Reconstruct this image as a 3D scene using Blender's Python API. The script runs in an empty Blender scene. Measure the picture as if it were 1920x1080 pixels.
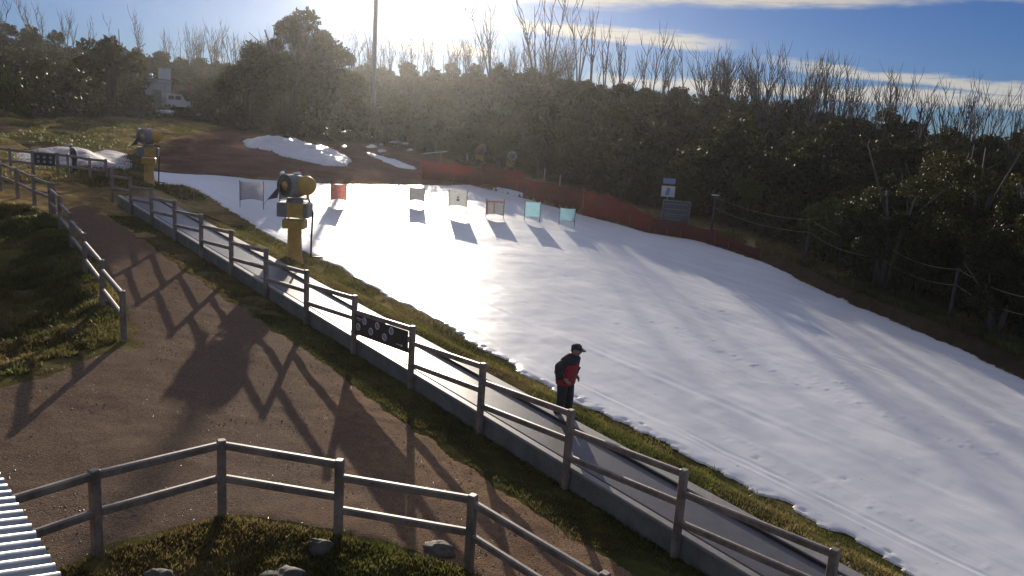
import bpy, math, random
import numpy as np
from mathutils import Vector, Matrix
random.seed(7); RNG = np.random.default_rng(7)
R_ = math.radians
SC = bpy.context.scene
COL = SC.collection
# ------------------------------------------------------------------ camera
F = 1500.0                      # focal length in px of the 1920 px wide frame
ZC = 7.35                       # camera height over the snow hinge
NADIR = (483.0, 7583.0)         # vanishing point of the plumb line
def ray0(x, y): return np.array([(x - 960) / F, -(y - 540) / F, -1.0])
_d = ray0(*NADIR); _d /= np.linalg.norm(_d); _up = -_d
_Y = np.array([0, 0, -1.0]) - np.dot([0, 0, -1.0], _up) * _up; _Y /= np.linalg.norm(_Y)
_X = np.cross(_Y, _up)
RC = np.array([_X, _Y, _up])    # camera -> world
CAM = np.array([0, 0, ZC])
def ray(x, y): return RC @ ray0(x, y)
cam = bpy.data.objects.new('camera', bpy.data.cameras.new('camera'))
COL.objects.link(cam); SC.camera = cam
cam.data.sensor_width = 36.0; cam.data.lens = 36.0 * F / 1920.0
cam.data.clip_start = 0.05; cam.data.clip_end = 9000.0
M4 = Matrix.Identity(4)
for i in range(3):
    for j in range(3): M4[i][j] = float(RC[i][j])
    M4[i][3] = float(CAM[i])
cam.matrix_world = M4
# ------------------------------------------------------------------ sun, sky, exposure
SUN_EL, SUN_AZ = 12.3, -8.1     # azimuth from +Y towards +X
SUN = np.array([math.cos(R_(SUN_EL)) * math.sin(R_(SUN_AZ)), math.cos(R_(SUN_EL)) * math.cos(R_(SUN_AZ)), math.sin(R_(SUN_EL))])
sl = bpy.data.lights.new('sun', 'SUN'); sl.energy = 5.0; sl.angle = R_(0.5); sl.color = (1.0, 0.885, 0.72)
so = bpy.data.objects.new('sun', sl); COL.objects.link(so)
so.rotation_euler = Vector(SUN).to_track_quat('Z', 'Y').to_euler()
SC.view_settings.view_transform = 'Standard'; SC.view_settings.look = 'None'
SC.view_settings.gamma = 1.0; SC.view_settings.exposure = 0.3
SC.cycles.use_denoising = True
SC.cycles.max_bounces = 8; SC.cycles.volume_bounces = 1; SC.cycles.transparent_max_bounces = 16
SC.cycles.sample_clamp_indirect = 6.0

class NT:
    """tiny node-tree helper"""
    def __init__(s, tree): s.t = tree; tree.nodes.clear()
    def n(s, typ, **kw):
        nd = s.t.nodes.new(typ)
        for k, v in kw.items():
            if k.startswith('i_'):
                key = k[2:]; key = int(key) if key.isdigit() else key.replace('_', ' ')
                s.put(nd, key, v)
            else: setattr(nd, k, v)
        return nd
    def put(s, nd, key, v):
        if isinstance(v, bpy.types.NodeSocket): s.t.links.new(v, nd.inputs[key])
        else: nd.inputs[key].default_value = v
    def m(s, op, a, b=None, c=None, clamp=False):
        nd = s.n('ShaderNodeMath', operation=op, use_clamp=clamp)
        for i, v in enumerate((a, b, c)):
            if v is not None: s.put(nd, i, v)
        return nd.outputs[0]
    def mix(s, fac, a, b):
        nd = s.n('ShaderNodeMix', data_type='RGBA'); s.put(nd, 0, fac)
        for k, v in ((6, a), (7, b)):
            s.put(nd, k, v if isinstance(v, bpy.types.NodeSocket) else tuple(v) + ((1,) if len(v) == 3 else ()))
        return nd.outputs[2]
    def ss(s, v, lo, hi):
        nd = s.n('ShaderNodeMapRange', interpolation_type='SMOOTHSTEP')
        s.put(nd, 0, v); s.put(nd, 1, lo); s.put(nd, 2, hi); return nd.outputs[0]
    def noise(s, vec, scale, detail=3, rough=.55, out=0):
        nd = s.n('ShaderNodeTexNoise'); s.put(nd, 'Vector', vec); s.put(nd, 'Scale', scale)
        s.put(nd, 'Detail', detail); s.put(nd, 'Roughness', rough); return nd.outputs[out]
    def scale(s, vec, sx, sy, sz):
        nd = s.n('ShaderNodeVectorMath', operation='MULTIPLY'); s.put(nd, 0, vec); nd.inputs[1].default_value = (sx, sy, sz); return nd.outputs[0]

W = bpy.data.worlds.new('World'); SC.world = W; W.use_nodes = True
nt = NT(W.node_tree)
sky = nt.n('ShaderNodeTexSky', sky_type='NISHITA', sun_disc=False, sun_elevation=R_(SUN_EL), sun_rotation=R_(SUN_AZ), altitude=1400, air_density=1.0, dust_density=0.25, ozone_density=3.0)
tc = nt.n('ShaderNodeTexCoord').outputs['Generated']
sp = nt.n('ShaderNodeSeparateXYZ'); nt.put(sp, 0, tc)
el = nt.m('MULTIPLY', nt.m('ARCSINE', sp.outputs[2]), 57.2958)
az = nt.m('MULTIPLY', nt.m('ARCTAN2', sp.outputs[0], sp.outputs[1]), 57.2958)
cv = nt.n('ShaderNodeCombineXYZ'); nt.put(cv, 0, nt.m('MULTIPLY', az, 0.16)); nt.put(cv, 1, nt.m('MULTIPLY', el, 0.75))
wn = nt.noise(cv.outputs[0], 1.0, 5, .6)
wel = nt.m('ADD', el, nt.m('MULTIPLY', nt.m('SUBTRACT', wn, .5), 1.5))
fn = nt.noise(nt.scale(cv.outputs[0], 1.0, 2.6, 1), 2.3, 6, .65)
def band(e0, tilt, half, a0, a1, soft, amount):
    e = nt.m('SUBTRACT', wel, nt.m('ADD', e0, nt.m('MULTIPLY', az, tilt)))
    b = nt.m('SUBTRACT', 1.0, nt.ss(nt.m('ABSOLUTE', e), half * .35, half))
    w = nt.m('MULTIPLY', nt.ss(az, a0, a0 + soft), nt.m('SUBTRACT', 1.0, nt.ss(az, a1 - soft, a1)))
    return nt.m('MULTIPLY', nt.m('MULTIPLY', b, w), amount)
bands = [band(8.45, .035, 1.15, -7, 70, 5, 1.0), band(6.1, -.03, .62, -6, 15, 5, 1.0), band(5.7, -.068, .50, 14, 70, 7, .9),
         band(2.9, 0.0, .60, 3, 70, 4, .95), band(4.1, -.03, .5, -11, -1, 3, 1.0), nt.m('MULTIPLY', nt.ss(wel, 13, 18.0), .42)]  # last term: unseen overhead cloud, its amount set for fill light
cm = bands[0]
for b in bands[1:]: cm = nt.m('MAXIMUM', cm, b)
cm = nt.m('MULTIPLY', cm, nt.ss(fn, .16, .52))
dt = nt.n('ShaderNodeVectorMath', operation='DOT_PRODUCT'); nt.put(dt, 0, tc); dt.inputs[1].default_value = tuple(SUN)
cosg = nt.m('MAXIMUM', dt.outputs['Value'], 0.0)
gl = nt.m('ADD', nt.m('MULTIPLY', nt.m('POWER', cosg, 300.0), 44.0), nt.m('MULTIPLY', nt.m('POWER', cosg, 150.0), 4.0))   # aureole round the sun
CLD = nt.n('ShaderNodeVectorMath', operation='SCALE'); CLD.inputs[0].default_value = (1.0, .95, .87)
nt.put(CLD, 'Scale', nt.m('ADD', 7.0, nt.m('MULTIPLY', gl, .9)))
GLW = nt.n('ShaderNodeVectorMath', operation='SCALE'); GLW.inputs[0].default_value = (1.0, .97, .92); nt.put(GLW, 'Scale', gl)
skg = nt.n('ShaderNodeVectorMath', operation='ADD'); hi = nt.n('ShaderNodeVectorMath', operation='SCALE'); nt.put(hi, 0, nt.scale(sky.outputs[0], .235, .40, .72))   # upper sky out of frame brightened, added as bluish fill
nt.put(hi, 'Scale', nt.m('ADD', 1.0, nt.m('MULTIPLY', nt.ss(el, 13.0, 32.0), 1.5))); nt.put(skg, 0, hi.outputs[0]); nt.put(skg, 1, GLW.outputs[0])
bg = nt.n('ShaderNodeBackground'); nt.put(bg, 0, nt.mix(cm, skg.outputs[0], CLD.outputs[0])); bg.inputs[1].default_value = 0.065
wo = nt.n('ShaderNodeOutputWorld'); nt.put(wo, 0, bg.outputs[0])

# ------------------------------------------------------------------ noise
def _h(ix, iy, seed):
    n = (ix.astype(np.int64) * 374761393 + iy.astype(np.int64) * 668265263 + seed * 1442695041) & 0x7fffffff
    n = ((n ^ (n >> 13)) * 1274126177) & 0x7fffffff
    return ((n ^ (n >> 16)) & 0xffff) / 65535.0
def vnoise(x, y, seed=0):
    ix = np.floor(x); iy = np.floor(y); fx = x - ix; fy = y - iy
    fx = fx * fx * (3 - 2 * fx); fy = fy * fy * (3 - 2 * fy)
    a = _h(ix, iy, seed); b = _h(ix + 1, iy, seed); c = _h(ix, iy + 1, seed); d = _h(ix + 1, iy + 1, seed)
    return (a * (1 - fx) + b * fx) * (1 - fy) + (c * (1 - fx) + d * fx) * fy - .5
def fbm(x, y, o=4, seed=0):
    s = 0; a = 1.0
    for k in range(o): s = s + a * vnoise(x, y, seed + k); x = x * 2.03 + 7.1; y = y * 2.03 + 3.7; a *= .5
    return s
def sstep(v, a, b):
    t = np.clip((v - a) / (b - a), 0, 1); return t * t * (3 - 2 * t)

# ------------------------------------------------------------------ the lie of the land
nrm = lambda v: v / np.linalg.norm(v)
CD = nrm(ray(-420, -19))                      # direction of the conveyor, uphill
D0 = 14.3
W0 = CAM + ray(1275, 1003) * D0               # a point on the conveyor's wall top
EH = nrm(CD[:2]); MH = np.array([EH[1], -EH[0]])   # along / across (towards the snow)
TU = CD[2] / np.linalg.norm(CD[:2])           # gradient along the conveyor
def plane_slope(vl):
    n = np.cross(CD, ray(*vl)); n = n if n[2] > 0 else -n
    return -(n[0] * MH[0] + n[1] * MH[1]) / n[2]
GM, SM = plane_slope((755, 200)), plane_slope((755, 125))
VS = 4.4                                      # conveyor wall to snow edge
DROP_G, DROP_S = .40, .95
def uv(x, y):
    dx, dy = x - W0[0], y - W0[1]; return dx * EH[0] + dy * EH[1], dx * MH[0] + dy * MH[1]
def xy(u, v): return W0[0] + u * EH[0] + v * MH[0], W0[1] + u * EH[1] + v * MH[1]
def zwall(u): return W0[2] + TU * u
def solve(x, y, zf, t0=4.0, t1=400.0):
    """first hit of a pixel's ray with the height field zf"""
    r = ray(x, y); r = r / np.linalg.norm(r)
    ts = np.geomspace(t0, t1, 5000); P = CAM[None] + ts[:, None] * r[None]
    g = P[:, 2] - zf(P[:, 0], P[:, 1]); k = np.argmax(g < 0)
    if not (g < 0).any(): k = len(ts) - 1
    return P[k]
def zsnow(x, y):
    u, v = uv(x, y); return zwall(u) - DROP_S + SM * (v - VS)
def zgrav(x, y, h=0.0):
    u, v = uv(x, y); return zwall(u) - DROP_G + GM * v + h
def gpt(px, py, h=0.0):
    p = solve(px, py, lambda a, b: zgrav(a, b, h)); return p - np.array([0, 0, h])
def segdist(x, y, pts):
    """distance to a polyline, and signed side (positive on its left)"""
    best = np.full(np.shape(x), 1e9); side = np.zeros(np.shape(x))
    for (ax, ay), (bx, by) in zip(pts[:-1], pts[1:]):
        dx, dy = bx - ax, by - ay; L = dx * dx + dy * dy
        t = np.clip(((x - ax) * dx + (y - ay) * dy) / L, 0, 1)
        d = np.hypot(x - ax - t * dx, y - ay - t * dy); s = np.sign(dx * (y - ay) - dy * (x - ax))
        m = d < best; best = np.where(m, d, best); side = np.where(m, s, side)
    return best, side
def inpoly(x, y, pts):
    ins = np.zeros(np.shape(x), bool); n = len(pts)
    for i in range(n):
        x1, y1 = pts[i]; x2, y2 = pts[(i + 1) % n]
        c = ((y1 > y) != (y2 > y)) & (x < (x2 - x1) * (y - y1) / (y2 - y1 + 1e-12) + x1); ins ^= c
    return ins
def polysd(x, y, pts):
    d, _ = segdist(x, y, list(pts) + [pts[0]]); return np.where(inpoly(x, y, pts), d, -d)

# fences: post tops in the photograph -> ground points
FRONT = [gpt(*p, h=1.3) for p in [(-70, 955), (176, 881), (415, 824), (637, 862), (887, 926), (1135, 1074), (1420, 1245)]]
LEFTF = [gpt(*p, h=1.3) for p in [(229, 545), (190, 487), (157, 437), (132, 399), (111, 367), (92, 341)]]
front_xy = [(p[0], p[1]) for p in FRONT]
# the snow
SNOW_PX = [(285, 322), (340, 328), (475, 338), (600, 344), (700, 347), (830, 349), (880, 347), (960, 365), (1050, 392), (1110, 408), (1215, 437), (1300, 450),
           (1420, 487), (1500, 525), (1560, 555), (1640, 588), (1720, 622), (1800, 655), (1920, 712), (2060, 785), (2250, 890)]
NEAR_PX = [(1870, 1180), (1690, 1076), (1644, 1044), (1540, 990), (1436, 930), (1330, 872), (1200, 812), (1080, 757), (1000, 713), (930, 672), (860, 627), (800, 590), (745, 565),
           (690, 534), (640, 503), (575, 474), (500, 440), (440, 400), (400, 377), (350, 357), (300, 350), (288, 338)]
def spt(px, py):
    p = solve(px, py, zsnow); return p
snow_far = [tuple(spt(*p)[:2]) for p in SNOW_PX]
near_pts = [tuple(spt(*p)[:2]) for p in NEAR_PX]
xa, ya = xy(-16, VS); xb, yb = xy(-16, 40)
snow_poly = snow_far + [(xb, yb), (xa, ya)] + near_pts
right_edge = snow_far[9:]                     # the cut bank runs along it
# ridge: elevation (deg) of the ground line of the far wood against azimuth
RAZ = np.array([-60, -34, -26, -22, -15, -8, -3, 2, 6, 10, 14, 18, 22, 25, 28, 32, 60.])
REL = np.array([2.6, 2.5, 1.9, 1.5, 1.6, 2.0, 2.4, 2.4, 1.9, 1.65, 1.5, 1.35, .9, 0.4, .15, 0.05, 0.0])
def RRF(a): return np.interp(a, [-60, -14, -7, 1, 60], [172., 172., 145., 112., 112.])   # distance of the ridge
EAZ = np.array([-60, -34, -30, -24, -16, -10, -5, 1, 5, 8.6, 13.6, 17, 20, 25, 30, 34, 43, 60.])
ERR = np.array([78, 82, 84, 95, 84, 87, 81, 70, 63, 59, 55, 52, 48.5, 44, 40.5, 38, 33, 30.])   # where the wooded slope begins
def zterr(x, y):
    x = np.asarray(x, float); y = np.asarray(y, float)
    u, v = uv(x, y)
    g = zwall(u) - DROP_G + GM * v
    s = zwall(u) - DROP_S + SM * (v - VS)
    z = np.where(v < 0, g, np.where(v < 2.3, zwall(u) - DROP_G * np.clip(1 - v / 1.0, 0, 1) - .22 * sstep(v, 0, 1.0), 0))
    strip = zwall(u) - .22 + (s - (zwall(u) - .22)) * sstep(v, 2.3, VS)
    z = np.where(v >= 2.3, strip, z)
    # the bank that falls from the front fence to the building
    d, side = segdist(x, y, front_xy); out = np.where(side < 0, d, 0.0)
    z = z - .17 * np.clip(out - .35, 0, 6.5) + np.where(out > .3, .16 * fbm(x * 2.2, y * 2.2, 3, 5) * np.clip(out, 0, 1), 0)
    # hollow beside the left path fence
    hb = polysd(x, y, HOLLOW); z = z - .62 * sstep(hb, 0.1, 2.2) + np.where(hb > 0, .18 * fbm(x * 1.3, y * 1.3, 4, 9) * sstep(hb, 0, 1), 0)
    # cut bank right of the snow
    d, side = segdist(x, y, right_edge); o = np.where((side > 0), d, 0)
    z = z + .42 * sstep(o, .05, .9) * (v > VS) * sstep(u, 60, 30)
    # low brown hump between conveyor and snow
    z = z + .35 * np.exp(-(((x - HUMP[0]) / 2.6) ** 2 + ((y - HUMP[1]) / 4.0) ** 2))
    # wooded slope up to the ridge
    r = np.hypot(x, y); a = np.degrees(np.arctan2(x, y))
    RR = RRF(a); zr = ZC + RR * np.tan(np.radians(np.interp(a, RAZ, REL)))
    e = np.interp(a, EAZ, ERR); t = np.clip((r - e) / (RR - e), 0, 1.0)
    zb = np.minimum(z, 6.0)
    zz = zb + (zr - zb) * (t ** 1.15)
    zz = np.where(y > 0, zz, z)
    far = np.clip(r - RR, 0, None)
    zz = zz - .075 * far * (r > RR)
    amp = .05 + .25 * sstep(r, 55, 90)
    zz = zz + amp * fbm(x * .45, y * .45, 4, 2) + .02 * fbm(x * 3, y * 3, 2, 4) * (v < 0)
    return np.maximum(zz, -60)
HOLLOW = [tuple(p[:2]) for p in [gpt(222, 642), gpt(222, 560), gpt(150, 470), gpt(110, 415), gpt(60, 385), gpt(-150, 370), gpt(-300, 560), gpt(-150, 760), gpt(60, 700)]]
HUMP = spt(385, 352)[:2]
def tpt(px, py, t0=4.0, t1=300.0): return solve(px, py, zterr, t0, t1)
def zt(x, y): return float(zterr(np.array([x]), np.array([y]))[0])
def on_t(p): return np.array([p[0], p[1], zt(p[0], p[1])])
def px_m(p): return np.linalg.norm(p - CAM) and float(-(RC.T @ (p - CAM))[2]) / F     # metres per photo pixel at p

# ------------------------------------------------------------------ mesh and tag helpers
class MB:
    def __init__(s): s.v = []; s.f = []; s.mi = []
    def add(s, vs, fs, mi=0):
        b = len(s.v); s.v += [tuple(map(float, v)) for v in vs]; s.f += [tuple(b + i for i in f) for f in fs]; s.mi += [mi] * len(fs); return s
    def box(s, c, sx, sy, sz, rot=0.0, mi=0, cham=0.0):
        """box standing on c; cham cuts the four upright edges and the top rim"""
        ca, sa = math.cos(rot), math.sin(rot)
        def ring(a, b, z, k):
            pts = [(-a + k, -b), (a - k, -b), (a, -b + k), (a, b - k), (a - k, b), (-a + k, b), (-a, b - k), (-a, -b + k)]
            return [(c[0] + x * ca - y * sa, c[1] + x * sa + y * ca, c[2] + z) for x, y in pts]
        k = max(cham, .001); a, b = sx / 2, sy / 2
        vs = ring(a, b, 0, k) + ring(a, b, sz - k, k) + ring(a - k, b - k, sz, k)
        fs = [tuple(range(7, -1, -1)), tuple(range(16, 24))]
        for q in (0, 8):
            for i in range(8): fs.append((q + i, q + (i + 1) % 8, q + 8 + (i + 1) % 8, q + 8 + i))
        return s.add(vs, fs, mi)
    def bar(s, p, q, w, h, mi=0, cham=.006, up=(0, 0, 1)):
        """beam from p to q, w wide and h high, rounded edges"""
        p = np.array(p, float); q = np.array(q, float); d = nrm(q - p); upv = np.array(up, float)
        sd = np.cross(d, upv); sd = nrm(sd); uu = np.cross(sd, d); k = min(cham, w * .4, h * .4); a, b = w / 2, h / 2
        prof = [(-a + k, -b), (a - k, -b), (a, -b + k), (a, b - k), (a - k, b), (-a + k, b), (-a, b - k), (-a, -b + k)]
        vs = [o + sd * x + uu * y for o in (p, q) for x, y in prof]
        fs = [tuple(range(7, -1, -1)), tuple(range(8, 16))] + [(i, (i + 1) % 8, 8 + (i + 1) % 8, 8 + i) for i in range(8)]
        fs = [f[::-1] for f in fs]
        return s.add(vs, fs, mi)
    def tube(s, pts, rad, n=8, mi=0, cap=True):
        pts = [np.array(p, float) for p in pts]; vs = []; m = len(pts)
        rad = [rad] * m if np.isscalar(rad) else rad
        ref = None
        for i, p in enumerate(pts):
            d = nrm(pts[min(i + 1, m - 1)] - pts[max(i - 1, 0)])
            if ref is None: ref = np.array([1, 0, 0.]) if abs(d[0]) < .8 else np.array([0, 1, 0.])
            a = nrm(np.cross(d, ref)); b = np.cross(d, a); ref = np.cross(a, d) if False else ref
            for k in range(n):
                t = 2 * math.pi * k / n; vs.append(p + rad[i] * (math.cos(t) * a + math.sin(t) * b))
        fs = [(i * n + k, i * n + (k + 1) % n, (i + 1) * n + (k + 1) % n, (i + 1) * n + k) for i in range(m - 1) for k in range(n)]
        if cap: fs += [tuple(range(n - 1, -1, -1)), tuple(range((m - 1) * n, m * n))]
        return s.add(vs, fs, mi)
    def ring(s, c, axis, R, r, n=24, k=8, mi=0):
        c = np.array(c, float); axis = nrm(np.array(axis, float)); a = nrm(np.cross(axis, (0, 0, 1) if abs(axis[2]) < .9 else (1, 0, 0))); b = np.cross(axis, a); vs = []
        for i in range(n):
            t = 2 * math.pi * i / n; o = math.cos(t) * a + math.sin(t) * b
            for j in range(k):
                q = 2 * math.pi * j / k; vs.append(c + o * (R + r * math.cos(q)) + axis * r * math.sin(q))
        fs = [(i * k + j, ((i + 1) % n) * k + j, ((i + 1) % n) * k + (j + 1) % k, i * k + (j + 1) % k) for i in range(n) for j in range(k)]
        return s.add(vs, fs, mi)
    def lathe(s, o, axis, prof, n=24, mi=0):
        """prof: (distance along axis, radius)"""
        return s.tube([np.array(o, float) + nrm(np.array(axis, float)) * d for d, r in prof], [max(r, 1e-4) for d, r in prof], n, mi)
    def blob(s, c, rx, ry, rz, seed=0, rough=.25, n=14, m=9, mi=0, flat=0.0):
        vs = []; c = np.array(c, float)
        for i in range(m + 1):
            th = math.pi * i / m
            for j in range(n):
                ph = 2 * math.pi * j / n
                d = np.array([math.sin(th) * math.cos(ph), math.sin(th) * math.sin(ph), math.cos(th)])
                k = 1 + rough * float(fbm(np.array([d[0] * 1.7 + seed * 3.1 + d[2]]), np.array([d[1] * 1.7 + d[2] * 1.3 + seed]), 3, seed)[0]) * 2
                p = d * k * np.array([rx, ry, rz]); p[2] = max(p[2], -flat * rz) if flat else p[2]
                vs.append(c + p)
        fs = [(i * n + j, i * n + (j + 1) % n, (i + 1) * n + (j + 1) % n, (i + 1) * n + j) for i in range(m) for j in range(n)]
        fs = [f[::-1] for f in fs]
        return s.add(vs, fs, mi)
    def build(s, name, mats, parent=None, smooth=False, recalc=True):
        me = bpy.data.meshes.new(name); me.from_pydata(s.v, [], s.f)
        for mt in (mats if isinstance(mats, (list, tuple)) else [mats]): me.materials.append(mt)
        me.polygons.foreach_set('material_index', s.mi)
        if recalc:
            import bmesh
            b = bmesh.new(); b.from_mesh(me); bmesh.ops.recalc_face_normals(b, faces=b.faces); b.to_mesh(me); b.free()
        if smooth: me.polygons.foreach_set('use_smooth', [True] * len(me.polygons))
        me.update(); o = bpy.data.objects.new(name, me); COL.objects.link(o)
        if parent: o.parent = parent
        return o
def np_mesh(name, V, Fq, mats, smooth=True, parent=None, attrs=None):
    me = bpy.data.meshes.new(name); V = np.asarray(V, np.float32); Fq = np.asarray(Fq, np.int32); k = Fq.shape[1]
    me.vertices.add(len(V)); me.vertices.foreach_set('co', V.ravel())
    me.loops.add(Fq.size); me.loops.foreach_set('vertex_index', Fq.ravel())
    me.polygons.add(len(Fq)); me.polygons.foreach_set('loop_start', np.arange(0, Fq.size, k, dtype=np.int32))
    me.polygons.foreach_set('loop_total', np.full(len(Fq), k, np.int32)); me.polygons.foreach_set('use_smooth', np.full(len(Fq), smooth))
    for mt in (mats if isinstance(mats, (list, tuple)) else [mats]): me.materials.append(mt)
    for nm, val in (attrs or {}).items():
        at = me.attributes.new(nm, 'FLOAT', 'POINT'); at.data.foreach_set('value', np.asarray(val, np.float32))
    me.update(calc_edges=True); me.validate()
    o = bpy.data.objects.new(name, me); COL.objects.link(o)
    if parent: o.parent = parent
    return o
def tag(o, label=None, cat=None, group=None, kind=None):
    for k, v in (('label', label), ('category', cat), ('group', group), ('kind', kind)):
        if v: o[k] = v
    return o
def empty(name, loc, rz=0.0, label=None, cat=None, group=None):
    o = bpy.data.objects.new(name, None); COL.objects.link(o); o.location = tuple(map(float, loc)); o.rotation_euler = (0, 0, rz); o.empty_display_size = .2
    return tag(o, label, cat, group)
def copy_tree(o, loc=None, rz=None, sc=None, label=None, parent=None):
    c = o.copy(); COL.objects.link(c)
    if parent: c.parent = parent
    if loc is not None: c.location = tuple(map(float, loc))
    if rz is not None: c.rotation_euler = (c.rotation_euler[0], c.rotation_euler[1], rz)
    if sc is not None: c.scale = (sc,) * 3 if np.isscalar(sc) else sc
    if label: c['label'] = label
    for ch in KIDS.get(o.name, []): copy_tree(ch, parent=c)
    return c
KIDS = {}
def kids(root):
    """remember a finished thing's tree so that copies need no scene search"""
    for o in COL.objects:
        if o.parent: KIDS.setdefault(o.parent.name, []).append(o) if o not in KIDS.get(o.parent.name, []) else None

# ------------------------------------------------------------------ materials
def mat(name, fn):
    m = bpy.data.materials.new(name); m.use_nodes = True; t = NT(m.node_tree)
    out = t.n('ShaderNodeOutputMaterial'); fn(t, out); return m
def simple(name, col, rough=.6, metal=0.0, var=.25, scale=6.0, bump=.0, spec=.5, trans=0.0, wear=None):
    def fn(t, out):
        g = t.n('ShaderNodeTexCoord').outputs['Object']
        n1 = t.noise(g, scale, 4); n2 = t.noise(g, scale * 6.3, 3)
        f = t.m('ADD', t.m('MULTIPLY', n1, .65), t.m('MULTIPLY', n2, .35))
        lo = tuple(c * (1 - var) for c in col); hi = tuple(min(1, c * (1 + var)) for c in col)
        c = t.mix(t.ss(f, .3, .7), lo, hi)
        if wear: c = t.mix(t.m('MULTIPLY', t.ss(n2, .58, .75), .6), c, wear)
        p = t.n('ShaderNodeBsdfPrincipled'); t.put(p, 'Base Color', c); p.inputs['Metallic'].default_value = metal
        t.put(p, 'Roughness', t.m('ADD', rough - .08, t.m('MULTIPLY', n2, .16))); p.inputs['Specular IOR Level'].default_value = spec
        if bump:
            b = t.n('ShaderNodeBump'); b.inputs['Strength'].default_value = bump; b.inputs['Distance'].default_value = .02; t.put(b, 'Height', f); t.put(p, 'Normal', b.outputs[0])
        sh = p.outputs[0]
        if trans:
            tr = t.n('ShaderNodeBsdfTranslucent'); t.put(tr, 0, c); mx = t.n('ShaderNodeMixShader'); mx.inputs[0].default_value = trans
            t.put(mx, 1, sh); t.put(mx, 2, tr.outputs[0]); sh = mx.outputs[0]
        t.put(out, 0, sh)
    return mat(name, fn)
def leaf(name, c0, c1, trans=.22, rough=.55):
    def fn(t, out):
        g = t.n('ShaderNodeNewGeometry'); oi = t.n('ShaderNodeObjectInfo')
        f = t.m('ADD', t.m('MULTIPLY', g.outputs['Random Per Island'], .7), t.m('MULTIPLY', oi.outputs['Random'], .45))
        c = t.mix(f, c0, c1)
        p = t.n('ShaderNodeBsdfPrincipled'); t.put(p, 'Base Color', c); p.inputs['Roughness'].default_value = rough; p.inputs['Specular IOR Level'].default_value = .1
        tr = t.n('ShaderNodeBsdfTranslucent'); t.put(tr, 0, t.mix(.5, c, (.14, .15, .03)))
        mx = t.n('ShaderNodeMixShader'); mx.inputs[0].default_value = trans; t.put(mx, 1, p.outputs[0]); t.put(mx, 2, tr.outputs[0]); t.put(out, 0, mx.outputs[0])
    return mat(name, fn)
def grass_fn(t, out):
    g = t.n('ShaderNodeTexCoord').outputs['Object']; ri = t.n('ShaderNodeNewGeometry').outputs['Random Per Island']
    n1 = t.noise(g, .9, 4, .6); n2 = t.noise(g, .23, 3)
    f = t.m('ADD', t.m('MULTIPLY', ri, .5), t.m('MULTIPLY', t.ss(n1, .35, .68), .6))
    c = t.mix(t.ss(n2, .42, .62), t.mix(f, (.022, .026, .007), (.15, .165, .038)), t.mix(f, (.07, .050, .020), (.28, .22, .085)))
    p = t.n('ShaderNodeBsdfPrincipled'); t.put(p, 'Base Color', c); p.inputs['Roughness'].default_value = .45
    tr = t.n('ShaderNodeBsdfTranslucent'); t.put(tr, 0, c); mx = t.n('ShaderNodeMixShader'); mx.inputs[0].default_value = .5
    t.put(mx, 1, p.outputs[0]); t.put(mx, 2, tr.outputs[0]); t.put(out, 0, mx.outputs[0])
EARTH_PX = [(300, 262), (420, 232), (560, 245), (690, 238), (800, 262), (860, 312), (850, 346), (600, 342), (400, 330), (285, 320)]
def ground_fn(t, out):
    g = t.n('ShaderNodeTexCoord').outputs['Object']
    n1 = t.noise(g, .35, 5); n2 = t.noise(g, 2.6, 5, .65); n3 = t.noise(g, 22, 3, .7)
    dry = t.n('ShaderNodeAttribute', attribute_name='dry').outputs['Fac']; dark = t.n('ShaderNodeAttribute', attribute_name='litter').outputs['Fac']
    f = t.ss(t.m('ADD', t.m('MULTIPLY', n1, .5), t.m('ADD', t.m('MULTIPLY', n2, .35), t.m('MULTIPLY', n3, .15))), .38, .62)
    green = t.mix(f, (.035, .030, .014), (.085, .088, .028)); straw = t.mix(f, (.13, .090, .045), (.34, .26, .12))
    ea = t.n('ShaderNodeAttribute', attribute_name='earth').outputs['Fac']
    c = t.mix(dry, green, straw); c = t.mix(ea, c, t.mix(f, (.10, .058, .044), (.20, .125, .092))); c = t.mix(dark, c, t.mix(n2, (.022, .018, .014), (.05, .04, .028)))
    p = t.n('ShaderNodeBsdfDiffuse'); t.put(p, 0, c)
    b = t.n('ShaderNodeBump'); b.inputs['Strength'].default_value = .9; b.inputs['Distance'].default_value = .06
    t.put(b, 'Height', t.m('ADD', n2, t.m('MULTIPLY', n3, .5))); t.put(p, 'Normal', b.outputs[0]); t.put(out, 0, p.outputs[0])
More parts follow.
